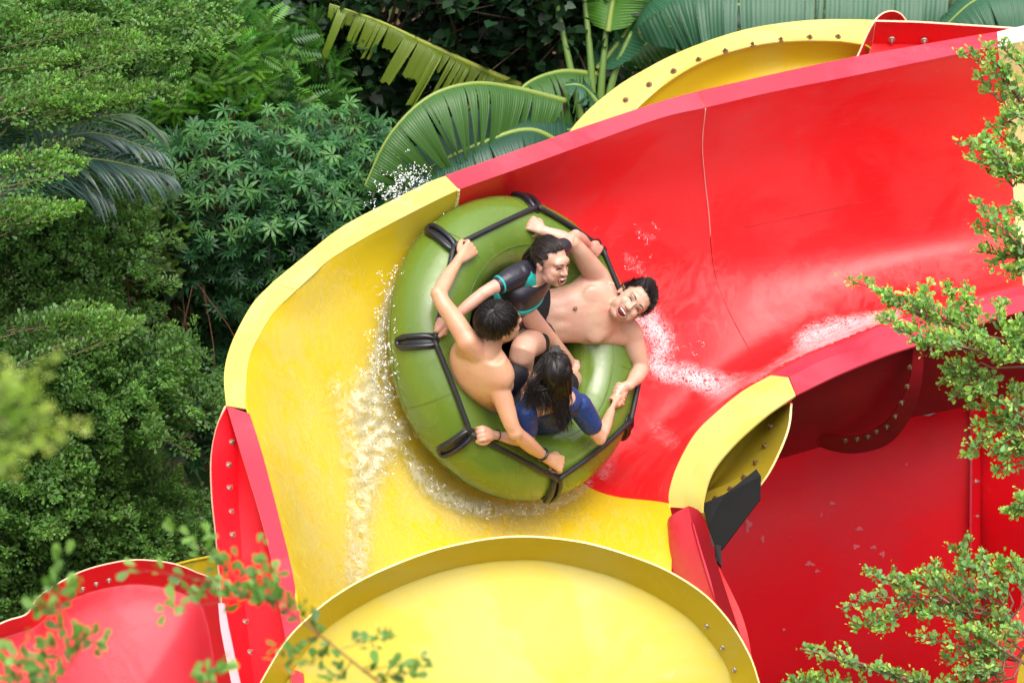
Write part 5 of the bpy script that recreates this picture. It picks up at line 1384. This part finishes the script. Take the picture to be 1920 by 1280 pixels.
# ================================================================== RIGHT HAND TREES (in focus)
def twig_leaves(path, rg, n_side, side_len, size, c0, c1, up_bias=.35):
    """a main shoot with side twigs; returns leaf chunk, twig tubes"""
    q = catmull(np.array(path), 40); T = np.gradient(q, axis=0); T /= np.linalg.norm(T, axis=1)[:, None]
    bs, ts = [], []; tubes = [tube_mesh(q, np.linspace(.006, .0018, 40), 5, False)]
    for k in range(n_side):
        f = k / n_side; i = int(4 + 33 * f); L = side_len * (1 - .75 * f) * rg.uniform(.6, 1.2)
        r = rg.normal(0, 1, 3); r -= T[i] * (r @ T[i]); r = nrm(r); r = nrm(r * .8 + T[i] * .8 + np.array([0, 0, up_bias]))
        e = q[i] + r * L
        bs.append(q[i] + (e - q[i]) * .08); ts.append(e)
        tubes.append(tube_mesh([q[i], (q[i] + e) / 2 + rg.normal(0, .006, 3), e], [.0022, .0016, .0008], 3, False))
    bs.append(q[int(len(q) * .5)]); ts.append(q[-1] + T[-1] * .01)
    bs, ts = np.array(bs), np.array(ts)
    N = 10; n = len(bs)
    t = np.tile(np.linspace(.1, 1, N), n); bi = np.repeat(np.arange(n), N)
    ax = ts[bi] - bs[bi]; pos = bs[bi] + ax * t[:, None] + rg.normal(0, .006, (n * N, 3))
    dirs = nrm_rows(ax) * .7 + rg.normal(0, .7, (n * N, 3)); dirs[:, 2] += .35
    nor = np.array([0, 0, 1.0]) - FV * .35 + rg.normal(0, .55, (n * N, 3))
    c = np.asarray(c0)[None] * (1 - t[:, None] ** 1.5) + np.asarray(c1)[None] * t[:, None] ** 1.5
    c = c * (1 + rg.normal(0, .22, (n * N, 1))) * ((1 + rg.normal(0, .2, (n, 1)))[bi])
    sz = size * (1 - .5 * t ** 2) * (1 + rg.normal(0, .25, n * N))
    return leaves(pos, dirs, nor, np.clip(sz, .008, .06), np.clip(c, .004, .7), 'small'), tubes
def nrm_rows(a): return a / (np.linalg.norm(a, axis=1)[:, None] + 1e-9)
def leafy_branch(tree, main_pts, subs, d, rg, size, c0, c1, sl=.13, ns=14):
    ch, tb = [], []
    mp = [P(x, y, d + (dd[0] if dd else 0)) for x, y, *dd in main_pts]
    q = catmull(np.array(mp), 40); tb.append(tube_mesh(q, np.linspace(.013, .004, 40), 6, False))
    for s in subs:
        pts = [P(x, y, d + rg.normal(0, .05)) for x, y in s]
        a, b = twig_leaves(pts, rg, ns, sl, size, c0, c1); ch.append(a); tb += b
        j = int(np.argmin(np.linalg.norm(q - pts[0], axis=1))); tb.append(tube_mesh([q[j], pts[0]], [.005, .005], 4, False))
    br = mesh_obj('branch', *merge(tb), TWIG, kind='stuff'); adopt(br, tree)
    build_leaves('foliage', ch, LEAF, br, 'stuff')
    return br
RC0, RC1 = (.20, .40, .14), (.42, .62, .09)
rg = np.random.default_rng(71)
tr = thing('small_leaved_tree', 'small-leaved tree spreading layered branches in from the right edge', 'tree', tuple(G(2060, 900, 0)))
TB = [
 ([(2060, 330), (1960, 250), (1900, 190)], [[(1925, 205), (1890, 150), (1840, 75)], [(1920, 200), (1870, 140), (1790, 92)], [(1940, 220), (1900, 165), (1850, 125)], [(1940, 240), (1880, 195), (1825, 135)], [(1950, 160), (1910, 120), (1870, 80)], [(1940, 200), (1915, 215), (1875, 235)]], -1.5),
 ([(2060, 420), (1980, 380), (1900, 330)], [[(1930, 330), (1870, 290), (1790, 268)], [(1930, 340), (1880, 300), (1830, 255)], [(1940, 350), (1890, 320), (1810, 290)], [(1950, 330), (1910, 290), (1850, 225)], [(1950, 345), (1920, 330), (1860, 320)], [(1960, 330), (1930, 290), (1890, 265)], [(1900, 350), (1860, 300), (1850, 250)]], -1.55),
 ([(2060, 560), (1990, 500), (1900, 470)], [[(1930, 480), (1880, 430), (1825, 370)], [(1930, 490), (1890, 450), (1820, 420)], [(1940, 500), (1890, 480), (1825, 470)], [(1950, 490), (1900, 440), (1870, 385)], [(1960, 500), (1920, 470), (1850, 500)], [(1960, 470), (1930, 420), (1900, 380)], [(1960, 510), (1920, 505), (1880, 512)]], -1.5),
 ([(2080, 690), (1950, 650), (1800, 620), (1700, 580)], [[(1760, 610), (1680, 560), (1580, 520)], [(1780, 615), (1720, 580), (1640, 540)], [(1800, 620), (1740, 570), (1740, 525)], [(1800, 615), (1790, 570), (1770, 530)], [(1830, 625), (1820, 580), (1812, 535)], [(1740, 600), (1700, 575), (1660, 560)], [(1820, 630), (1770, 600), (1700, 570)], [(1850, 640), (1820, 610), (1790, 590)], [(1900, 640), (1870, 600), (1880, 560)]], -1.6),
 ([(2080, 720), (1950, 680), (1850, 660), (1760, 640)], [[(1780, 650), (1720, 620), (1640, 590)], [(1800, 655), (1740, 640), (1680, 615)], [(1820, 660), (1770, 640), (1710, 640)], [(1850, 665), (1800, 650), (1750, 660)], [(1880, 670), (1830, 640), (1790, 620)], [(1920, 675), (1870, 650), (1830, 630)], [(1950, 680), (1910, 650), (1880, 625)], [(1940, 680), (1890, 670), (1840, 660)], [(1960, 660), (1930, 630), (1900, 600)], [(1990, 680), (1940, 660), (1900, 650)]], -1.7),
 ([(2080, 720), (1960, 690), (1860, 690)], [[(1840, 680), (1800, 700), (1765, 722)], [(1850, 690), (1820, 720), (1785, 750)], [(1840, 690), (1810, 690), (1770, 690)], [(1860, 700), (1850, 720), (1830, 740)]], -1.55),
 ([(2080, 860), (1980, 800), (1900, 770)], [[(1920, 780), (1870, 750), (1830, 715)], [(1920, 785), (1870, 770), (1810, 760)], [(1930, 790), (1880, 790), (1820, 800)], [(1930, 800), (1870, 810), (1800, 860)], [(1940, 800), (1900, 820), (1850, 850)], [(1940, 810), (1900, 840), (1870, 885)], [(1950, 780), (1920, 750), (1890, 725)], [(1950, 800), (1920, 800), (1880, 770)], [(1960, 830), (1930, 850), (1900, 840)]], -1.5),
 ([(2060, 930), (1980, 945), (1930, 950)], [[(1950, 950), (1920, 950), (1885, 955)], [(1960, 945), (1930, 940), (1900, 945)]], -1.5)]
for m_, subs, d in TB: leafy_branch(tr, m_, subs, d, rg, .032, RC0, RC1)
tk = P(2080, 700, -1.6)
pts = [(tk[0] + .15, tk[1] + .1, -.1), (tk[0] + .1, tk[1], tk[2] * .5), tuple(tk), tuple(tk + np.array([-.03, .2, 1.4]))]
tks = [tube_mesh(pts, [.09, .07, .05, .025], 10, True, 20)]
for m_, subs, d in TB:
    a = P(m_[0][0], m_[0][1], d); tks.append(tube_mesh([np.array(pts[2]) + (a - np.array(pts[2])) * np.array([0, .3, .6]), a], [.02, .013], 6, False))
adopt(mesh_obj('trunk', *merge(tks), WOOD), tr)
tr2 = thing('small_leaved_tree', 'lower small-leaved tree with dense sprays beside the bottom right red rim', 'tree', tuple(G(2040, 1280, 0)))
TB2 = [
 ([(2000, 1250), (1900, 1170), (1800, 1130), (1680, 1120)], [[(1720, 1130), (1650, 1120), (1575, 1140)], [(1740, 1130), (1690, 1100), (1620, 1060)], [(1780, 1130), (1720, 1090), (1670, 1080)], [(1800, 1130), (1760, 1090), (1760, 1050)], [(1820, 1140), (1780, 1100), (1720, 1070)], [(1700, 1140), (1650, 1160), (1595, 1172)], [(1760, 1140), (1700, 1150), (1640, 1180)], [(1850, 1130), (1810, 1080), (1815, 1000)], [(1860, 1130), (1830, 1080), (1780, 1020)], [(1880, 1130), (1850, 1080), (1840, 1030)], [(1900, 1130), (1880, 1080), (1880, 1040)], [(1920, 1130), (1910, 1080), (1900, 1040)], [(1840, 1150), (1780, 1140), (1720, 1120)], [(1900, 1150), (1850, 1120), (1800, 1110)], [(1880, 1160), (1830, 1160), (1780, 1150)], [(1820, 1160), (1780, 1150), (1720, 1150)], [(1940, 1140), (1920, 1100), (1900, 1080)]], -1.75),
 ([(2000, 1300), (1900, 1230), (1820, 1210)], [[(1880, 1220), (1800, 1210), (1705, 1190)], [(1900, 1230), (1850, 1200), (1790, 1170)], [(1900, 1230), (1840, 1230), (1760, 1240)], [(1900, 1250), (1850, 1250), (1790, 1260)], [(1920, 1220), (1870, 1190), (1830, 1180)], [(1880, 1260), (1830, 1270), (1780, 1285)], [(1930, 1200), (1890, 1170), (1870, 1150)], [(1900, 1270), (1860, 1280), (1830, 1300)], [(1910, 1240), (1870, 1230), (1830, 1215)]], -1.8),
 ([(1900, 1330), (1750, 1290), (1620, 1245), (1500, 1215)], [[(1620, 1250), (1560, 1232), (1500, 1215)], [(1700, 1280), (1640, 1258), (1570, 1235)], [(1760, 1295), (1700, 1275), (1630, 1250)], [(1820, 1310), (1760, 1290), (1700, 1268)]], -1.9),
 ([(1750, 1380), (1600, 1310), (1500, 1290)], [[(1600, 1310), (1560, 1290), (1520, 1262)], [(1560, 1310), (1520, 1290), (1480, 1275)], [(1640, 1330), (1600, 1300), (1570, 1280)], [(1540, 1320), (1500, 1300), (1470, 1290)]], -1.9)]
for m_, subs, d in TB2: leafy_branch(tr2, m_, subs, d, rg, .031, (.18, .36, .14), (.38, .56, .08))
tk = P(2020, 1330, -1.8)
adopt(mesh_obj('trunk', *tube_mesh([(tk[0] + .1, tk[1] + .1, -.1), tuple(tk), tuple(P(2000, 1250, -1.75))], [.08, .05, .02], 10, True, 12), WOOD), tr2)

# ================================================================== NEAR BLURRED TWIGS
nt_ = thing('small_leaved_tree', 'out-of-focus twig with pale green leaves crossing the bottom left', 'tree', tuple(P(700, 1500, -8.0) * np.array([1, 1, 0])))
rg = np.random.default_rng(91)
def near_branch(tree, main_pts, subs, d, size, c0, c1, sl, ns, rad=.005):
    ch, tb = [], []
    q = catmull(np.array([P(x, y, d) for x, y in main_pts]), 40); tb.append(tube_mesh(q, np.linspace(rad, rad * .4, 40), 6, False))
    for s in subs:
        pts = [P(x, y, d + rg.normal(0, .03)) for x, y in s]
        qq = catmull(np.array(pts), 20); tb.append(tube_mesh(qq, np.linspace(rad * .4, rad * .15, 20), 4, False))
        N = ns; i = rg.integers(2, 20, N); T = np.gradient(qq, axis=0)
        pos = qq[i] + rg.normal(0, sl, (N, 3)); dirs = nrm_rows(T[i]) + rg.normal(0, .8, (N, 3)); dirs[:, 2] += .4
        nor = np.array([0, 0, 1.0]) - FV * .5 + rg.normal(0, .5, (N, 3)); t = i / 20
        c = (np.asarray(c0)[None] * (1 - t[:, None]) + np.asarray(c1)[None] * t[:, None]) * (1 + rg.normal(0, .18, (N, 1)))
        ch.append(leaves(pos, dirs, nor, size * (1 + rg.normal(0, .22, N)), np.clip(c, .01, .6), 'small'))
    br = mesh_obj('branch', *merge(tb), TWIG, kind='stuff'); adopt(br, tree); build_leaves('foliage', ch, LEAF, br, 'stuff')
NC0, NC1 = (.09, .22, .04), (.22, .40, .08)
near_branch(nt_, [(900, 1420), (700, 1270), (600, 1190), (520, 1130), (450, 1090)],
 [[(640, 1215), (700, 1200), (725, 1195)], [(600, 1190), (570, 1150), (540, 1120)], [(540, 1150), (500, 1100), (490, 1010)], [(520, 1130), (450, 1120), (330, 1100)], [(500, 1120), (420, 1060), (330, 990)], [(450, 1090), (400, 1040), (390, 1005)],
  [(480, 1110), (400, 1130), (300, 1140)], [(430, 1100), (350, 1080), (230, 1065)], [(560, 1160), (530, 1140), (510, 1060)], [(600, 1190), (540, 1215), (515, 1235)], [(680, 1260), (720, 1250), (790, 1240)], [(660, 1240), (640, 1260), (600, 1285)], [(700, 1270), (760, 1260), (780, 1250)], [(620, 1200), (600, 1230), (560, 1250)], [(500, 1125), (470, 1080), (440, 1050)], [(520, 1140), (480, 1120), (460, 1100)]], -8.6, .034, NC0, NC1, .012, 20)
nt2 = thing('small_leaved_tree', 'out-of-focus leafy twigs in the bottom left corner', 'tree', tuple(P(100, 1600, -9.0) * np.array([1, 1, 0])))
near_branch(nt2, [(60, 1420), (100, 1290), (150, 1210), (110, 1130)],
 [[(120, 1230), (110, 1150), (150, 1080)], [(110, 1150), (90, 1140), (50, 1130)], [(130, 1220), (150, 1200), (195, 1205)], [(100, 1290), (50, 1240), (10, 1220)], [(90, 1300), (60, 1280), (20, 1270)], [(120, 1250), (90, 1210), (60, 1195)], [(110, 1140), (100, 1100), (110, 1050)], [(130, 1240), (160, 1180), (150, 1170)], [(80, 1320), (40, 1290), (5, 1240)], [(105, 1290), (85, 1240), (80, 1235)]], -9.2, .036, NC0, NC1, .012, 18)
near_branch(nt2, [(430, 1400), (410, 1300), (400, 1260)], [[(405, 1290), (380, 1270), (370, 1260)], [(405, 1280), (400, 1260), (420, 1250)]], -9.2, .034, NC0, NC1, .012, 14)
nt3 = thing('small_leaved_tree', 'strongly blurred yellow-green twig at the left edge', 'tree', tuple(P(-300, 900, -12.0) * np.array([1, 1, 0])))
near_branch(nt3, [(-200, 900), (-60, 830), (20, 780)],
 [[(-30, 800), (30, 730), (85, 690)], [(-30, 800), (10, 720), (20, 700)], [(-10, 790), (50, 780), (85, 770)], [(-30, 830), (50, 810), (145, 800)], [(-60, 850), (20, 840), (80, 835)], [(-60, 870), (0, 860), (50, 855)], [(-40, 810), (0, 760), (10, 730)], [(0, 790), (50, 740), (60, 720)], [(-80, 880), (-20, 880), (10, 890)], [(0, 800), (60, 820), (110, 825)]], -12.5, .020, (.20, .36, .05), (.46, .58, .11), .010, 40)
for t_, (x, y, d) in ((nt_, (900, 1420, -8.6)), (nt2, (60, 1420, -9.2)), (nt3, (-200, 900, -12.5))):
    a = P(x, y, d); g = np.array([a[0], a[1] - .1, -.1])
    adopt(mesh_obj('trunk', *tube_mesh([g, (g + a) / 2 + (.05, -.1, 0), a], [.06, .04, .006], 8, True, 14), WOOD), t_)
# ================================================================== WATER
def foam_mat(name, scale, thr, colr=(.86, .88, .86), dist=1.5, soft=.08, alpha=1.0, stretch=None):
    m, nt, b = newmat(name)
    at = nd(nt, 'ShaderNodeAttribute'); at.attribute_name = 'Col'
    sp = nd(nt, 'ShaderNodeSeparateColor'); nt.links.new(at.outputs['Color'], sp.inputs[0])
    f1 = noise_fac(nt, scale, 7, .72, dist, 'Object', stretch)
    f2 = noise_fac(nt, scale * .28, 3, .6, .6)
    # lacy foam: ridges of the noise
    s1 = nd(nt, 'ShaderNodeMath', operation='SUBTRACT'); nt.links.new(f1, s1.inputs[0]); s1.inputs[1].default_value = .5
    ab = nd(nt, 'ShaderNodeMath', operation='ABSOLUTE'); nt.links.new(s1.outputs[0], ab.inputs[0])
    rg_ = nd(nt, 'ShaderNodeMapRange'); nt.links.new(ab.outputs[0], rg_.inputs[0])
    rg_.inputs[1].default_value = 0; rg_.inputs[2].default_value = .16; rg_.inputs[3].default_value = 1; rg_.inputs[4].default_value = 0
    av = nd(nt, 'ShaderNodeMath', operation='MULTIPLY_ADD'); nt.links.new(f2, av.inputs[0]); av.inputs[1].default_value = .6; nt.links.new(rg_.outputs[0], av.inputs[2])
    # av in 0..1.6 ; compare with 1.6*(1-mask)
    mk = nd(nt, 'ShaderNodeMath', operation='MULTIPLY_ADD'); nt.links.new(sp.outputs[0], mk.inputs[0]); mk.inputs[1].default_value = thr; nt.links.new(av.outputs[0], mk.inputs[2])
    mr = nd(nt, 'ShaderNodeMapRange'); nt.links.new(mk.outputs[0], mr.inputs[0])
    mr.inputs[1].default_value = 1.35; mr.inputs[2].default_value = 1.35 + soft * 4; mr.inputs[3].default_value = 0; mr.inputs[4].default_value = alpha
    edge = nd(nt, 'ShaderNodeMath', operation='MULTIPLY'); nt.links.new(mr.outputs[0], edge.inputs[0])
    er = nd(nt, 'ShaderNodeMapRange'); nt.links.new(sp.outputs[0], er.inputs[0]); er.inputs[1].default_value = .02; er.inputs[2].default_value = .22
    nt.links.new(er.outputs[0], edge.inputs[1]); nt.links.new(edge.outputs[0], b.inputs['Alpha'])
    nt.links.new(mixc(nt, f1, tuple(x * .92 for x in colr), colr), b.inputs['Base Color']); b.inputs['Roughness'].default_value = .35
    bump(nt, b, f1, .6, .01)
    return m
def patch(name, x0, x1, y0, y1, step, maskf, mat, lift, disp=0, parent=None, seed=0, label=None, cat=None, depthf=None):
    xs = np.arange(x0, x1 + step, step); ys = np.arange(y0, y1 + step, step)
    V = []; C = []; rgp = np.random.default_rng(seed)
    for x in xs:
        for y in ys:
            d = (depthf or surf_d)(x, y); m_ = maskf(x, y)
            b_ = disp * m_ * (.5 + .5 * math.sin(x * .11 + 2 * math.sin(y * .07)) * math.sin(y * .13 + 1.3 * math.sin(x * .09)))
            V.append(P(x, y, d - lift - b_)); C.append((m_, m_, m_, 1))
    V = np.array(V); C = np.array(C); F = grid_faces(len(xs), len(ys))
    m4 = C[F][:, :, 0].max(1); F = F[m4 > .02]
    nn = np.cross(V[F[0][2]] - V[F[0][0]], V[F[0][3]] - V[F[0][1]])
    if nn @ FV > 0: F = F[:, ::-1]
    used = np.unique(F); rm = -np.ones(len(V), int); rm[used] = np.arange(len(used))
    o = mesh_obj(name, V[used], np.ascontiguousarray(rm[F]), mat, None, True, label, 'stuff', colors=C[used])
    if cat: o['category'] = cat
    return o
def path_mask(pts, sharp=1.0):
    """pts: (x, y, radius, strength) along a path"""
    A = catmull(np.array([[a, b, c, d] for a, b, c, d in pts]), 60)
    def f(x, y):
        dd = np.hypot(A[:, 0] - x, A[:, 1] - y) / A[:, 2]
        return float(np.max(A[:, 3] * np.clip(1.15 - dd ** 1.4, 0, 1)))
    return f
def many(*fs): return lambda x, y: max(f(x, y) for f in fs)
FOAM1 = foam_mat('foam_white', 9, .95, (.80, .80, .66), 3.0, .30, .92)
FOAM2 = foam_mat('foam_lace', 34, .84, (.86, .78, .80), 1.4, .16, .85)
FOAM3 = foam_mat('thin_froth', 11, .95, (.76, .74, .42), 3.0, .35, .5)
# churned water left of and below the raft
mA = many(path_mask([(700, 690, 40, .6), (690, 760, 62, 1), (705, 815, 66, 1), (690, 880, 46, .85), (680, 950, 40, .75), (672, 1010, 38, .7), (668, 1075, 34, .75)]),
          path_mask([(640, 730, 36, .6), (660, 800, 36, .6), (655, 860, 30, .5)]), path_mask([(752, 800, 26, .9), (735, 830, 30, .9)]))
patch('white_water', 560, 800, 620, 1110, 6, mA, FOAM1, .03, .10, seed=1, label='churning white water left of the raft', cat='white water')
mB = many(path_mask([(640, 650, 60, .4), (600, 800, 90, .5), (600, 950, 70, .55), (620, 1080, 60, .5)]), path_mask([(760, 880, 70, .6), (840, 950, 70, .7), (940, 975, 50, .75), (1040, 950, 40, .6), (1090, 920, 25, .5)]),
          path_mask([(690, 900, 110, .5), (760, 980, 90, .5), (700, 1040, 80, .5)]))
patch('froth', 480, 1110, 580, 1130, 10, mB, FOAM3, .012, .0, seed=2, label='thin froth streaming down the yellow bend', cat='froth')
mC = many(path_mask([(765, 850, 16, .7), (800, 905, 20, .8), (850, 938, 22, .8), (905, 952, 22, .9), (960, 955, 20, .8), (1020, 948, 18, .8), (1080, 925, 14, .7), (1105, 905, 10, .6)]),
          path_mask([(735, 540, 12, .7), (722, 590, 16, .8), (714, 640, 16, .8), (708, 690, 20, .8), (725, 740, 20, .8)]), path_mask([(850, 400, 8, .5), (800, 440, 12, .6), (765, 490, 14, .6), (745, 530, 14, .6)]))
patch('foam_edge', 690, 1130, 380, 990, 5, mC, FOAM1, .05, .03, seed=3, label='foam line where the raft cuts through the water', cat='foam')
# pink-white foam on the red floor
mD = many(path_mask([(1205, 560, 14, .55), (1212, 600, 34, .9), (1240, 640, 34, .8), (1235, 690, 28, .8), (1300, 705, 30, .8), (1350, 725, 34, .85), (1390, 715, 24, .6), (1440, 700, 14, .6)]),
          path_mask([(1440, 692, 12, .55), (1490, 668, 22, .7), (1520, 640, 34, .95), (1570, 625, 36, 1), (1620, 605, 22, 1), (1680, 590, 16, 1)]),
          path_mask([(1170, 480, 12, .35), (1195, 500, 14, .4), (1212, 520, 10, .3)]), path_mask([(1200, 435, 12, .4), (1222, 447, 12, .35)]), path_mask([(1235, 810, 24, .4), (1262, 830, 22, .4)]), path_mask([(1130, 890, 14, .4), (1150, 860, 12, .35)]))
patch('foam_on_red', 1100, 1720, 410, 900, 6, mD, FOAM2, .015, .01, seed=4, label='pinkish foam streaks on the red floor right of the raft', cat='foam')
FILM = foam_mat('water_film', 5, .7, (.86, .70, .68), .6, .30, .12, (1, .45, 1))
mE = many(path_mask([(1220, 560, 80, .8), (1330, 560, 100, .9), (1480, 560, 90, .9), (1640, 540, 70, .8), (1800, 500, 60, .7)]),
          path_mask([(1230, 700, 90, .8), (1180, 820, 90, .8), (1150, 880, 50, .7)]))
patch('water_film', 840, 1900, 200, 940, 10, mE, FILM, .006, .0, seed=6, label='thin sheets of water running over the red floor and wall', cat='water film')
FILMY = foam_mat('water_film_yellow', 5, .8, (.82, .78, .50), 1.0, .25, .20, (1.6, .6, .8))
mF = many(path_mask([(640, 520, 60, .7), (560, 640, 70, .8), (540, 780, 80, .8), (600, 950, 90, .9), (640, 1080, 90, .8)]), path_mask([(780, 940, 90, .9), (950, 990, 70, .8), (1120, 980, 60, .7), (1220, 1010, 50, .6)]))
patch('water_film', 460, 1260, 420, 1130, 10, mF, FILMY, .006, .0, seed=7, label='thin sheets of water running down the yellow bend', cat='water film')
# droplets and spray as small beads, too many to count
DROP = plain('water_drop', (.85, .88, .90), .1, 0, None, .8, var=.03)
ICO = []
t_ = (1 + 5 ** .5) / 2
iv = np.array([(-1, t_, 0), (1, t_, 0), (-1, -t_, 0), (1, -t_, 0), (0, -1, t_), (0, 1, t_), (0, -1, -t_), (0, 1, -t_), (t_, 0, -1), (t_, 0, 1), (-t_, 0, -1), (-t_, 0, 1)]) / math.hypot(1, t_)
ifc = np.array([(0, 11, 5), (0, 5, 1), (0, 1, 7), (0, 7, 10), (0, 10, 11), (1, 5, 9), (5, 11, 4), (11, 10, 2), (10, 7, 6), (7, 1, 8), (3, 9, 4), (3, 4, 2), (3, 2, 6), (3, 6, 8), (3, 8, 9), (4, 9, 5), (2, 4, 11), (6, 2, 10), (8, 6, 7), (9, 8, 1)])
def drops(name, pts, rad, label, mat=None):
    pts = np.asarray(pts); n = len(pts); sc = rad[:, None] * (1 + rng.normal(0, .25, (n, 3)))
    V = (pts[:, None] + iv[None] * sc[:, None]).reshape(-1, 3); F = (ifc[None] + (np.arange(n) * 12)[:, None, None]).reshape(-1, 3)
    o = mesh_obj(name, V, F, mat or DROP, None, True, label, 'stuff'); o['category'] = 'spray'; return o
rg = np.random.default_rng(3)
pts, rad = [], []
def cluster(n, path, spread, lift0, lift1, r0, r1, tail=1.6):
    A = catmull(np.array([[a, b, 0] for a, b in path]), 50)
    # droplets gather on curling threads
    for _ in range(n // 4):
        i = rg.integers(50); x, y = A[i, 0] + rg.normal(0, spread), A[i, 1] + rg.normal(0, spread)
        ang = rg.uniform(0, 6.28); L = rg.uniform(lift0, lift1)
        for k in range(4):
            ang += rg.normal(0, 1.1); st_ = rg.uniform(1.5, 5); x += st_ * math.cos(ang); y += st_ * math.sin(ang)
            pts.append(P(x, y, surf_d(x, y) - L)); rad.append((r0 + (r1 - r0) * rg.random() ** 2.5) * (1 if rg.random() < .9 else tail))
cluster(420, [(732, 372), (745, 355), (762, 342), (790, 325)], 11, .02, .15, .0014, .0042)
cluster(120, [(700, 385), (735, 340), (800, 318)], 14, .02, .2, .002, .004)
cluster(420, [(745, 505), (725, 560), (712, 620), (705, 680), (720, 740)], 11, .08, .30, .0014, .004)
cluster(260, [(745, 600), (735, 650), (735, 700)], 9, .25, .36, .0014, .0032)
cluster(500, [(850, 410), (800, 450), (765, 490)], 5, .03, .1, .001, .0028)
cluster(260, [(690, 690), (735, 770), (755, 815), (720, 850), (680, 900)], 26, .1, .26, .0012, .0038)
cluster(380, [(775, 870), (850, 935), (930, 955), (1020, 948), (1100, 905)], 8, .04, .14, .0012, .0034)
cluster(200, [(1215, 570), (1240, 640), (1300, 700)], 20, .01, .05, .001, .0025)
cluster(90, [(1225, 420), (1195, 470), (1180, 500)], 12, .03, .15, .001, .003)
drops('spray', pts, np.array(rad), 'white droplets thrown up along the yellow wall')
